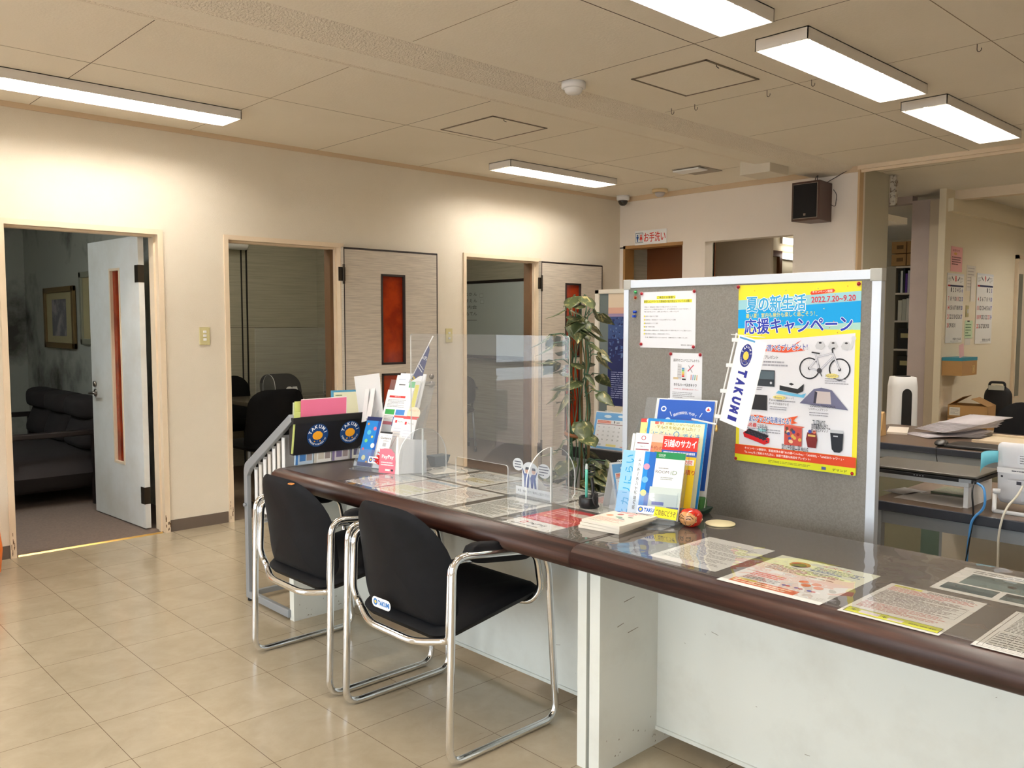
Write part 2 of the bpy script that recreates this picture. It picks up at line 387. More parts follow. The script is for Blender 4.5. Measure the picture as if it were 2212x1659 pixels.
# brass strip in the first doorway
struct(MB().prism([(1.247,WY-.004,0),(1.247,WY+.02,0),(1.247,WY+.012,.008),(1.247,WY+.004,.008)],(.824,0,0)).build('trim_1',M_brass))
# ceiling with board joints
ce=MB().box((-3.6,-3.2,CZ),(13,WY,CZ+.1))
for X in (-2.26,-1.35,-.43,.475,1.39,2.31,3.226,4.13,5.05,5.96):
    for (a,b) in ((-3.2,3.08),(3.57,WY)):
        ce.box((X-.0016,a,CZ-.0006),(X+.0016,b,CZ),1 if X in (1.39,3.226) else 2)
for Y in (4.38,2.253,1.34,.43,-.5,-1.4): ce.box((-3.5,Y-.002,CZ-.0006),(BX,Y+.002,CZ),1 if Y==2.253 else 2)
ce.box((7.0,2.35,CZ-.0006),(7.005,3.05,CZ),2)
struct(ce.build('ceiling',[M_ceil,M_gap,M_seam]))
# stucco boxed beam
bm=MB(); prof=[(3.10,CZ),(3.125,CZ-.022),(3.20,CZ-.048),(3.24,CZ-.052),(3.40,CZ-.052),(3.44,CZ-.048),(3.53,CZ-.018),(3.56,CZ)]
for i in range(len(prof)-1):
    (a,za),(b,zb)=prof[i],prof[i+1]
    bm.add([(-3.5,a,za),(BX,a,za),(BX,b,zb),(-3.5,b,zb)],[(0,3,2,1)],0 if (i<3 or i>3) else 1,True)
bm.box((-3.5,3.12,CZ-.015),(BX,3.55,CZ-.001),1)
struct(bm.build('trim_2',[M_tex,M_ceil]))
# left wall with its three doorways and the glazed bay near the street
D=[(1.225,2.095,1.905),(2.535,3.41,1.905),(4.60,5.47,1.905)]
wl=MB(); T0,T1=WY,WY+.12
xs=[-.6]+[v for d in D for v in (d[0],d[1])]+[BX+.2]
for i in range(0,len(xs),2): wl.box((xs[i],T0,0),(xs[i+1],T1,CZ))
for d in D: wl.box((d[0],T0,d[2]),(d[1],T1,CZ))
wl.box((-3.6,T0,2.25),(-.6,T1,CZ)); wl.box((-3.6,T0,0),(-3.1,T1,2.25))
struct(wl.build('wall_left',M_wall))
# crown strip
for i,(a,b,nm) in enumerate((((-.6,WY-.012,CZ-.03),(BX,WY,CZ),'trim_3'),((BX-.012,3.06,CZ-.045),(BX,WY,CZ),'trim_4'))):
    struct(MB().box(a,b).build(nm,mat('crown_tan',srgb(212,188,156),.6)))
struct(MB().box((BX-.02,-3.1,CZ-.03),(BX+.05,3.06,CZ)).box((BX+.01,-3.1,CZ-.05),(BX+.03,3.06,CZ-.03)).build('trim_5',M_trim))
# baseboards
for i,(a,b) in enumerate(((-.6,1.205),(2.118,2.51),(3.43,4.58),(5.49,BX))):
    struct(MB().box((a,WY-.006,0),(b,WY,.075)).build('baseboard_left'+('' if i==0 else '_%d'%(i+1)),M_base))
# door casings
for i,(a,b,z) in enumerate(D):
    w=.03; m=MB()
    m.box((a-w*.6,WY-.016,0),(a+.012,WY+.14,z+.02)); m.box((b-.012,WY-.016,0),(b+w*.7,WY+.14,z+.02)); m.box((a+.012,WY-.0158,z-.012),(b-.012,WY+.14,z+.0198))
    m.box((a+.012,WY+.04,0),(a+.024,WY+.1,z-.012)); m.box((b-.024,WY+.03,0),(b-.012,WY+.06,z-.012)); m.box((a+.012,WY+.04,z-.024),(b-.012,WY+.1,z-.012))
    if i>0: m.box((b-.05,WY+.06,0),(b-.012,WY+.14,z-.012),1)
    chip=rng.random
    for k in range(9):
        zz=.01+.09*chip(); xx=b-.01+.028*chip(); m.box((xx,WY-.0168,zz),(xx+.003+.003*chip(),WY-.0158,zz+.01+.02*chip()),1)
        xx=a-.016+.02*chip(); zz=.01+.12*chip(); m.box((xx,WY-.0168,zz),(xx+.003,WY-.0158,zz+.012+.02*chip()),1)
    struct(m.build('trim_%d'%(6+i),[M_trim,mat('bare_wood',srgb(96,70,44),.8)],bevel=.002))
# door leaves (a doorway's leaf moves: door_<n> with its parts)
def lever(parent,x,y,z,side,dirx):
    m=MB(); m.lathe([(.0,0),(.026,0),(.026,.006),(.0,.008)],n=20)
    m.xf(Matrix.Translation((x,y,z))@Matrix.Rotation(PI/2*side,4,'X'))
    m2=MB().tube(fillet([(x,y,z),(x,y-side*.045,z),(x+dirx*.03,y-side*.05,z),(x+dirx*.12,y-side*.05,z+.004)],.02),[.010]*1 or .01,n=8) if False else MB().tube(fillet([(x,y,z),(x,y-side*.05,z),(x+dirx*.12,y-side*.05,z+.006)],.02),.009,n=10)
    m.v+= []; o=len(m.v); m.v+=m2.v; m.f+=[[o+i for i in f] for f in m2.f]; m.m+=m2.m; m.sm+=m2.sm
    k=MB().lathe([(.0,0),(.02,0),(.02,.012),(.0,.014)],n=18); k.xf(Matrix.Translation((x,y,z+.062))@Matrix.Rotation(PI/2*side,4,'X'))
    m.build('lever_handle',M_nickel,parent); k.build('keyhole',M_nickel,parent)
def leaf(name,w,face,slots,hinge_side):
    """leaf in local coords: hinge at x=0, extends +x, thickness y 0..0.036, front face at y=0"""
    o=bpy.data.objects.new(name,None); COL.objects.link(o); o['kind']='structure'
    m=MB(); z0,z1=.012,1.895
    xa=w*.38 if face!='w' else w*.36; xb=xa+w*.25 if face!='w' else xa+w*.20
    zs=[z0]+[v for s in slots for v in s]+[z1]
    m.box((0,0,z0),(xa,.036,z1)); m.box((xb,0,z0),(w,.036,z1))
    for i in range(0,len(zs),2): m.box((xa,0,zs[i]),(xb,.036,zs[i+1]))
    if face!='w':
        for (p,q) in (((0,-.0012,z1-.012),(w,0,z1)),((0,-.0012,z0),(.008,0,z1)),((w-.008,-.0012,z0),(w,0,z1))): m.box(p,q,1)
        m.box((w,0,z0),(w+.002,.036,z1),1); m.box((0,0,z1),(w,.036,z1+.002),1)
    m.build('leaf',[M_doorl if face!='w' else M_doorw,M_dark],o)
    for (s0,s1) in slots:
        f=MB(); t=.012
        f.box((xa-.004,-.004,s0-.004),(xa+t,.04,s1+.004)); f.box((xb-t,-.004,s0-.004),(xb+.004,.04,s1+.004)); f.box((xa,-.004,s0-.004),(xb,.04,s0+t)); f.box((xa,-.004,s1-t),(xb,.04,s1+.004))
        fo=f.build('slot_frame',M_dark if face!='w' else M_trim,o,bevel=.001)
        MB().box((xa+t,.014,s0+t),(xb-t,.02,s1-t)).build('amber_pane',M_amber,fo)
    return o
for n,(X,Y) in enumerate(((3.407,5.40),(5.457,5.40))):
    d=leaf('door_%d'%(n+2),.868 if n==0 else .83,'l',[(.30,.955),(1.03,1.71)],1)
    d.location=(X,Y,0); d.rotation_euler=(0,0,0)
    lever(d,.80 if n==0 else .765,0,.855,1,-1)
    for hz in (1.70,.22):
        h=MB().box((-.045,-.006,hz-.05),(-.002,.0,hz+.05)).box((.002,-.006,hz-.05),(.012,0,hz+.05)).tube([(-.006,-.012,hz-.072),(-.006,-.012,hz+.072)],.009,n=10)
        h.build('hinge',M_hinge,d,bevel=.001)
# first door stands open into the dark room
d=leaf('door_1',.80,'w',[(.40,1.70)],1); d.location=(2.055,5.60,0)
ang=math.atan2(6.44-5.642,2.018-2.07); d.rotation_euler=(0,0,ang)
lever(d,.74,.036,.855,-1,-1)
m=MB().box((-.002,.03,1.60),(.05,.04,1.71)).box((-.002,.0,1.60),(.0,.036,1.71)).box((-.002,.03,.17),(.05,.04,.28)).box((-.002,.0,.17),(0,.036,.28)); m.build('hinge',M_hinge,d)
# rooms behind the left wall
struct(MB().box((-.2,9.6,0),(2.35,9.7,2.5)).build('wall_room_rear',M_mottle))
struct(MB().box((2.35,WY+.12,0),(2.41,9.7,2.5),0).build('wall_room_side',M_mottle))
struct(MB().box((-.3,WY+.12,0),(-.2,9.7,2.5),0).build('wall_room_far_side',M_mottle))
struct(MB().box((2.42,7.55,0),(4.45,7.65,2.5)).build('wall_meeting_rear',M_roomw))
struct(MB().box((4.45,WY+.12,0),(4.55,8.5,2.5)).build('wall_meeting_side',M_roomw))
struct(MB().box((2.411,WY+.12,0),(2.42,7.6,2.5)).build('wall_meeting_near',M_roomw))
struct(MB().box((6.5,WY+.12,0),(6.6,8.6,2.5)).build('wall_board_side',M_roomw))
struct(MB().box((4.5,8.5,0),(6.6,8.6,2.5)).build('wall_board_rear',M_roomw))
struct(MB().box((-.3,WY+.12,2.42),(6.6,9.7,2.5)).build('ceiling_2',M_ceil))
struct(MB().box((3.65,7.54,0),(3.66,7.55,2.42)).box((3.70,7.535,0),(3.71,7.55,2.42)).box((2.42,7.54,1.30),(4.45,7.5405,1.302)).build('trim_10',mat('joint_black',srgb(30,26,22),.7)))
# back wall: toilet doorway, pass-through window, thick wall end
bw=MB()
bw.box((BX,5.40,0),(BX+.12,WY+.1,2.09)); bw.box((BX,4.46,0),(BX+.12,4.705,2.08)); bw.box((BX,3.06,0),(BX+.12,3.60,2.08)); bw.box((BX,3.06,2.08),(BX+.12,WY+.1,CZ)); bw.box((BX,3.60,0),(BX+.12,4.46,.9))
bw.box((BX+.12,3.06,0),(7.17,3.18,CZ),1)
struct(bw.build('wall_back',[mat('wallpaper_back',srgb(242,232,221),.85,bump=(280,.22,3)),M_col]))
struct(MB().box((BX-.01,3.045,0),(BX+.06,3.06,CZ-.03)).build('trim_11',mat('trim_tan',srgb(206,176,136),.5)))
struct(MB().box((BX-.008,5.375,0),(BX+.13,5.40,2.10)).box((BX-.008,4.70,2.07),(BX+.13,5.40,2.10)).build('trim_12',mat('trim_wood_light',srgb(160,120,70),.5)))
dm=bpy.data.objects.new('door_4',None); COL.objects.link(dm); dm['kind']='structure'
MB().box((6.98,4.62,0),(7.02,5.5,2.3)).build('leaf',mat('door_brown',srgb(110,62,28),.45),dm)
struct(MB().box((6.73,4.62,0),(7.0,4.70,2.3)).box((6.73,5.40,0),(7.0,5.48,2.3)).box((6.73,4.62,2.12),(7.0,5.48,2.3)).build('wall_lobby',M_roomw))
# corridor seen through the pass-through
struct(MB().box((7.85,4.52,0),(7.9,5.5,2.4)).build('wall_corridor',mat('wallpaper_taupe',srgb(196,180,158),.85)))  # plain taupe wall colour
struct(MB().box((6.73,3.2,2.235),(7.9,5.5,2.29)).build('ceiling_3',M_ceil))
# office behind: pillar, header, lintel, calendar wall, far walls
struct(MB().box((8.5,3.16,0),(8.62,3.40,2.52)).build('wall_pillar',M_wallL))
struct(MB().box((8.30,3.06,0),(8.6,3.16,2.49)).build('trim_13',mat('trim_grey_tan',srgb(196,180,156),.5),bevel=.004))
struct(MB().box((8.45,-3.1,2.485),(8.56,3.10,CZ)).build('trim_14',M_trim))
struct(MB().box((8.5,3.40,2.50),(8.62,4.6,CZ)).build('trim_15',M_wallL))
struct(MB().box((8.25,3.0,0),(12.9,3.06,CZ)).build('wall_calendar',M_wall2))
struct(MB().prism([(8.30,3.0,2.365),(8.30,2.955,2.37),(8.30,2.955,2.484),(8.30,3.0,2.484)],(4.5,0,0)).build('trim_16',M_wall2))
struct(MB().box((12.8,-3.2,0),(12.9,6,CZ)).build('wall_office_far',M_wall2))
struct(MB().box((7.0,5.5,0),(12.9,5.6,CZ)).build('wall_office_left',M_wall2))
struct(MB().box((-3.6,-3.3,0),(13,-3.2,CZ)).build('wall_right',M_wall))
struct(MB().box((6.605,5.45,CZ),(13,6,CZ+.1)).build('ceiling_4',M_ceil))
# street front behind the viewer
wf=MB(); 
wf.box((-3.7,-3.3,0),(-3.6,-2.3,CZ)); wf.box((-3.7,4.7,0),(-3.6,5.6,CZ)); wf.box((-3.7,-2.3,2.25),(-3.6,4.7,CZ)); wf.box((-3.7,-2.3,0),(-3.6,4.7,.25))
struct(wf.build('wall_front',M_wall))
def window(n,a,b,axis,z0,z1,k):
    f=MB(); g=MB()
    L=b-a
    for i in range(k+1):
        p=a+L*i/k
        if axis=='Y': f.box((-3.67,p-.03,z0),(-3.61,p+.03,z1))
        else: f.box((p-.03,WY+.02,z0),(p+.03,WY+.08,z1))
    for zz in (z0,(z0+z1)*.42,z1-.05):
        if axis=='Y': f.box((-3.67,a,zz),(-3.61,b,zz+.05))
        else: f.box((a,WY+.02,zz),(b,WY+.08,zz+.05))
    if axis=='Y': g.box((-3.645,a,z0),(-3.64,b,z1))
    else: g.box((a,WY+.045,z0),(b,WY+.05,z1))
    o=bpy.data.objects.new('window_%d'%n,None); COL.objects.link(o); o['kind']='structure'
    f.build('window_frame',mat('frame_bronze',srgb(120,118,116),.4,metal=.5),o); g.build('pane',M_glass,o)
window(1,-2.3,4.7,'Y',.25,2.25,4)
window(2,-3.1,-.6,'X',.02,2.25,3)
# pavement and planted strip outside
struct(MB().box((-14,-8,-.15),(-3.7,16,-.1)).box((-3.7,5.7,-.15),(-.3,16,-.1)).build('ground',mat('paving_pink',srgb(196,164,148),.8,var=(srgb(150,120,104),6,.45,.6))))
hd=MB()
for i in range(260):
    x=-3.4+2.9*rng.random(); z=.35+.5*rng.random(); y=8.4+.25*rng.random(); s=.09
    a=rng.random()*6; hd.add([(x,y,z),(x+s*math.cos(a),y-.04,z+s*math.sin(a)),(x+s*math.cos(a+1.2),y+.03,z+s*math.sin(a+1.2))],[(0,1,2)])
hd.box((-3.5,8.4,-.1),(-.4,8.8,.45),1)
tag(hd.build('hedge',[mat('hedge_leaf',srgb(74,92,60),.7),mat('planter_stone',srgb(150,146,140),.9)]),'clipped hedge in a stone planter outside the side window','hedge')
# red banner outside, mirrored in the acrylic screen
t=thing('street_banner','red and white banner on a pole outside the side window','banner',(-1.15,6.5,-.1))
MB().tube([(0,0,0),(0,0,2.3)],.015).build('pole',M_white,t)
bn=MB(); bn.add([(0+.02,.0,.55),(.50,.1,.45),(.62,.08,2.2),(.02,0,2.25)],[(0,1,2,3)]); bn.add([(.02,-.005,.45),(.50,.095,.36),(.50,.1,.45),(.02,0,.55)],[(0,1,2,3)],1)
bn.build('cloth',[mat('banner_red',srgb(200,40,60),.8),M_white],t)

# ================================================================== CEILING FITTINGS
def ceiling_light(x0,x1,yc,label,group='louvred fluorescent ceiling lights'):
    w=.245; zb=2.518; L=x1-x0
    t=thing('ceiling_light',label,'ceiling light',((x0+x1)/2,yc,CZ),0,group)
    h=L/2; m=MB(); tk=.004; d=CZ-zb
    m.box((-h,-w/2,-d),(-h+tk,w/2,0)); m.box((h-tk,-w/2,-d),(h,w/2,0)); m.box((-h,-w/2,-d),(h,-w/2+tk,0)); m.box((-h,w/2-tk,-d),(h,w/2,0)); m.box((-h,-w/2,-tk),(h,w/2,0))
    m.build('housing',M_whitem,t)
    for s in (-1,1):
        MB().tube([(-h+.03,s*.055,-.024),(h-.03,s*.055,-.024)],.0125,n=10).build('tube',MATS['tube_glow'],t)
    lv=MB(); lv.box((-h+.02,-.0015,-d+.001),(h-.02,.0015,-.010))
    n=22
    for i in range(n+1):
        x=-h+.03+(L-.06)*i/n
        for s in (-1,1): lv.box((x-.0007,s*.012 if s>0 else -w/2+.01,-d+.001),(x+.0007,w/2-.01 if s>0 else -.012,-.036))
    lv.build('louvre',M_whitem,t)
    return t
mat('tube_glow',(1,1,1),.5,emit=((1,.94,.865),TUBE))
ceiling_light(1.07,2.315,4.855,'long louvred fluorescent light at the left, above the first open doorway')
ceiling_light(4.45,5.69,4.855,'louvred fluorescent light farthest back, above the third doorway and near the corner')
ceiling_light(1.86,3.10,1.915,'louvred fluorescent light cut by the top edge of the photo')
ceiling_light(3.37,4.62,1.915,'large louvred fluorescent light, middle of the row of three at the right')
ceiling_light(4.89,6.13,1.915,'louvred fluorescent light at the right end of the row of three, nearest the wall header')
for x0,y in ((6.9,-.1),(-2.3,4.855),(.35,1.915),(-1.15,1.915),(3.37,-1.2),(.35,-1.2)):  # unseen fixtures added to light the room and the office pillar
    ceiling_light(x0,x0+1.24,y,'unseen louvred light added for illumination, behind the viewer or off to the right')
ceiling_light(9.2,10.4,1.6,'louvred fluorescent light in the office behind the header, out of view')
# lit fixture seen through the pass-through; lower tube is its reflection, built glowing
for z,l in ((2.375,'upper'),(2.185,'lower')):
    t=thing('lamp_and_reflection',l+' small bright tube lamp seen through the pass-through opening in the back wall','lamp',(9.97,5.47,z),0,'tube lamps seen through the pass-through')
    MB().tube([(-.17,-.03,0),(.17,-.03,0)],.028,n=12).build('tube',mat('tube_small',(1,1,1),.5,emit=((1,.95,.86),6)),t); MB().box((-.2,-.005,-.04),(.2,.03,.04)).build('housing',M_whitem,t)
struct(MB().box((9.70,5.46,0),(9.76,5.5,2.17)).box((9.1,5.46,2.17),(9.76,5.5,2.24)).build('trim_17',mat('frame_brown_red',srgb(110,64,30),.5)))
def hatch(x0,x1,y0,y1,label):
    m=MB(); a=.012; z=CZ
    t=thing('access_hatch',label,'ceiling hatch',((x0+x1)/2,(y0+y1)/2,z),0,'square ceiling access hatches')
    w=(x1-x0)/2; h=(y1-y0)/2
    for (p,q) in (((-w,-h),(w,-h+a)),((-w,h-a),(w,h)),((-w,-h),(-w+a,h)),((w-a,-h),(w,h))): m.box((p[0],p[1],-.004),(q[0],q[1],.0))
    m.build('frame',mat('hatch_frame',srgb(120,106,88),.5,metal=.3),t)
    MB().box((-w+a+.002,-h+a+.002,-.003),(w-a-.002,h-a-.002,0)).build('panel',M_ceil,t)
    MB().tube([(-w+.1,-h+.01,0),(-w+.1,-h+.01,-.012),(-w+.12,-h+.01,-.016)],.002,n=6).build('latch',M_dark,t)
hatch(3.455,3.92,3.83,4.325,'square access hatch in the ceiling left of the boxed beam')
hatch(3.45,3.918,2.34,2.785,'square access hatch in the ceiling between the beam and the big light')
t=thing('smoke_detector','round white smoke detector on the ceiling beside the beam','smoke detector',(3.29,3.03,CZ))
MB().lathe([(.062,0),(.062,-.028),(.052,-.032)][::-1]).lathe([(.0,-.058),(.034,-.056),(.044,-.046),(.046,-.034),(.05,-.032)]).build('body',M_white,t)
MB().box((.058,-.008,-.022),(.065,.008,-.012)).build('indicator',M_dark,t)
t=thing('dome_camera','dark dome security camera in the corner where the walls meet','camera',(6.50,5.33,CZ))
MB().lathe([(.05,-.045),(.062,-.035),(.062,0)]).build('base',M_white,t)
MB().lathe([(0,-.095),(.02,-.092),(.036,-.08),(.046,-.06),(.047,-.044),(0,-.044)]).build('dome',mat('dome_glass',(.01,.01,.012),.05,spec=.8),t)
t=thing('motion_sensor','beige ceiling motion sensor with a grey lens right of the dome camera','sensor',(6.43,4.84,CZ))
MB().lathe([(.066,-.03),(.072,-.024),(.072,0)]).build('base',mat('aged_cream',srgb(214,190,150),.5),t)
MB().lathe([(0,-.07),(.025,-.066),(.042,-.05),(.048,-.03),(0,-.03)]).build('lens',mat('sensor_lens',srgb(196,190,188),.4),t)
tag(MB().box((5.71,3.31,2.452),(5.98,3.56,CZ)).build('ceiling_box',M_beige,bevel=.003),'cream metal box fixed under the ceiling left of the speaker','box')
t=thing('ceiling_vent','white ceiling vent with a hanging plate left of the cream box','vent',(5.84,4.03,CZ))
MB().box((-.16,-.13,-.006),(.16,.13,0)).build('grille',mat('vent_grey',srgb(170,160,146),.6,bump=(120,.5)),t)
MB().box((-.16,-.12,-.024),(-.03,.12,-.012)).build('plate',M_white,t,bevel=.002)
hk=0
for (x,y,l) in ((4.084,3.00,'leftmost little ceiling hook, beside the beam'),(4.10,2.852,'second little ceiling hook from the beam'),(4.136,2.424,'little ceiling hook under the right corner of the nearer hatch'),(4.12,2.166,'little ceiling hook just below the big light'),(4.131,1.397,'lone little hook in the ceiling at the upper right')):
    p=[(0,0,0),(0,0,-.018)]+[(0,.009*math.cos(a)-.009,-.026-.009*math.sin(a)+.0) for a in (0,.8,1.6,2.4,3.1)]+[(0,-.018,-.02)]
    tag(MB().tube(p,.0016,n=6).build('ceiling_hook',M_dark,loc=(x,y,CZ)),l,'hook','ceiling hooks')
t=thing('ceiling_fitting','round white ceiling fitting just showing at the top right edge','ceiling fitting',(2.95,.93,CZ))
MB().lathe([(0,-.05),(.10,-.05),(.15,-.03),(.16,0)]).build('cover',M_beige,t)
# speaker on the back wall
t=thing('wall_speaker','dark brown box speaker with black grille high on the back wall','speaker',(6.48,3.36,2.31))
sp=MB().hexa([(-.125,-.11,-.155),(.12,-.09,-.155),(.12,.09,-.155),(-.125,.125,-.155),(-.125,-.11,.15),(.12,-.09,.15),(.12,.09,.15),(-.125,.125,.15)]); sp.build('cabinet',mat('speaker_brown',srgb(74,48,36),.45,bump=(9,.05,4,(1,1,9))),t,bevel=.003)
MB().box((-.131,-.095,-.138),(-.124,.11,.133)).build('trim_frame',mat('gold_grey',srgb(150,140,128),.4,metal=.4),t)
g=MB().box((-.136,-.091,-.134),(-.129,.106,.129)).build('grille',mat('speaker_cloth',srgb(22,22,24),.95,bump=(900,.6,2)),t)
MB().box((-.139,-.002,-.118),(-.136,.016,-.100)).build('emblem',M_nickel,g)
MB().tube([(0,-.02,.15),(-.01,-.03,.19),(.02,-.02,.215),(0,-.01,.19),(0,0,.15)],.003,n=6).build('hanger',M_dark,t)
MB().tube(fillet([(.1,-.09,-.02),(.11,-.125,-.04),(.12,-.13,.06),(.12,-.1,.1)],.03),.0025,n=6).build('wire_loop',M_dark,t)
tag(MB().tube(fillet([(6.55,3.30,2.46),(6.585,3.24,2.50),(6.585,3.14,2.545),(6.58,3.11,2.57)],.03),.003,n=6).build('speaker_wire',M_dark),'thin dark wire from the speaker up to the ceiling','wire')
pg=Page(.375,.135,WHITE,.004); pg.rect(.008,.02,.10,.115,(30,60,90)); pg.rect(.012,.024,.096,.111,(236,240,240)); pg.rect(.053,.024,.055,.111,(30,60,90))
pg.circ(.033,.09,.009,(20,70,140),12).poly([(.018,.08),(.048,.08),(.042,.055),(.039,.055),(.039,.03),(.027,.03),(.027,.055),(.024,.055)],(20,70,140))
pg.circ(.075,.09,.009,(210,50,40),12).poly([(.066,.08),(.084,.08),(.093,.05),(.08,.05),(.08,.03),(.07,.03),(.07,.05),(.057,.05)],(210,50,40))
pg.text('お手洗い',.237,.068,.088,(200,50,36),w=.25,bold=.03)
tag(pg.build('restroom_sign',(6.598,5.255,2.098),*DN_X),'white restroom sign with red Japanese letters above the brown doorway','sign')
# light switches on the left wall
def switch(x,z,n,label,h=.115):
    t=thing('light_switch',label,'light switch',(x,WY,z),0,'light switches on the left wall')
    MB().box((-.035,-.008,-h/2),(.035,0,h/2)).build('plate',mat('switch_plate',srgb(206,196,146),.4),t,bevel=.003)
    for i in range(n):
        zz=(.028-.025*i) if n==3 else (.022-.044*i)
        MB().box((-.011,-.012,zz-.008),(.011,-.006,zz+.008)).build('rocker',M_white,t,bevel=.002)
switch(2.375,1.257,3,'cream light switch with three rockers between the first and second doorways')
switch(4.43,1.243,2,'cream light switch between the second door leaf and the third doorway')

# ================================================================== COUNTER
def counter(y0,y1,label,round_end=False,legs=(),panel=(0,0),scuffs=False):
    t=thing('reception_counter',label,'counter',(2.1,(y0+y1)/2,0)); oy=(y0+y1)/2; ox=2.1
    prof=[(-.265,.6995),(-.285,.699),(-.302,.694),(-.314,.683),(-.32,.667),(-.319,.650),(-.310,.636),(-.296,.629),(-.27,.627),(-.265,.629)]
    n=MB(); ys=[y0-oy,y1-oy]
    if not round_end:
        n.prism([(x,ys[0],z) for x,z in prof],(0,ys[1]-ys[0],0),smooth=True)
    else:
        R=.05; P=[]   # sweep the profile round the far end
        N=len(prof); st=[]
        for k in range(9):
            a=PI/2*k/8; st.append((a,))
        V=[]; F=[]
        rings=[('s',ys[0],0)]+[('a',ys[1]-R,PI/2*k/8) for k in range(9)]+[('e',0,0)]
        for kind,yy,a in rings:
            for x,z in prof:
                d=-.265-x     # distance outward from inner line
                if kind=='s': V.append((x,yy,z))
                elif kind=='a':
                    cx=-.265+0.0; V.append((cx-d*math.cos(a)+ (0), ys[1]-R+d*math.sin(a)*1.0, z))
                else: V.append((.35,ys[1]-R+d,z))
        K=len(rings)
        for i in range(K-1):
            for j in range(N-1): F.append((i*N+j,(i+1)*N+j,(i+1)*N+j+1,i*N+j+1))
        F.append(tuple(range(N))); F.append(tuple(reversed(range((K-1)*N,K*N)))); n.add(V,F,0,True)
    n.build('nosing',M_wood,t)
    ye=ys[1]-(.05 if round_end else 0)
    MB().box((-.265,ys[0],.632),(.35,ye,.70)).build('worktop',M_top,t)
    for (yl,th) in legs:
        l=MB().box((-.23,yl-oy-th/2,0),(.25,yl-oy+th/2,.628)); l.box((-.232,yl-oy-th/2-.0015,.0),(-.205,yl-oy+th/2+.0015,.628))
        rr=random.Random(int(yl*100))
        for k in range(22):
            x=-.22+.42*rr.random(); z=.01+.10*rr.random()**2; q=yl-oy-th/2-.0004; l.add([(x,q,z),(x+.006*rr.random()+.002,q,z),(x+.004,q,z+.006)],[(0,1,2)],1)
        for (x,z,w) in ((-.12,.50,.05),(-.10,.40,.05),(-.15,.43,.03)):
            if th>.035: l.add([(x,q,z),(x+w,q,z+.006),(x+w,q,z+.008),(x,q,z+.003)],[(0,1,2,3)],1)
        l.build('leg_panel',[M_steelw,mat('scuff_grey',srgb(150,142,130),.8)],t)
    pn=MB().box((.05,panel[0]-oy,.055),(.065,panel[1]-oy,.628)).box((.044,panel[0]-oy,.05),(.066,panel[1]-oy,.062)); r=random.Random(5)
    for k in range(46 if scuffs else 22):
        y=panel[0]+.03+(panel[1]-panel[0]-.1)*r.random(); z=.09+.5*r.random(); l=.004+.03*r.random()**3; a=r.random()*PI
        yy=y-oy; dx=math.cos(a)*l; dz=math.sin(a)*l*.5
        pn.add([(.0498,yy,z),(.0498,yy+dx,z+dz),(.0498,yy+dx,z+dz+.0016),(.0498,yy,z+.0016)],[(0,3,2,1)],1)
    if scuffs:
        pn.tube([(.0499,.67-.173,.555),(.0485,.67-.173,.555)],.004,2,n=10); pn.box((.0492,1.28-.173,.575),(.05,1.36-.173,.62),3)
    pn.build('modesty_panel',[M_steelw,mat('scuff_grey',srgb(150,142,130),.8),M_blackm,mat('masking_tape',srgb(196,168,128),.8)],t)
    return t
c1=counter(1.652,3.47,'left section of the white reception counter with rounded end and papers under a clear mat',True,((1.672,.032),(3.425,.034)),(1.688,3.408))
c2=counter(-1.3,1.646,'right section of the white reception counter nearest the viewer',False,((1.622,.036),(-1.2,.036)),(-1.18,1.604),True)
# clear mats
def cmat(y0,y1,label):
    m=MB(); m.box((1.838,y0,.7012),(2.444,y1,.7030)); o=m.build('counter_mat',[M_mat]); return tag(o,label,'mat')
cmat(1.66,2.985,'clear glossy plastic mat over the papers on the left counter section')
cmat(-1.28,1.640,'clear glossy plastic mat over the papers on the right counter section')
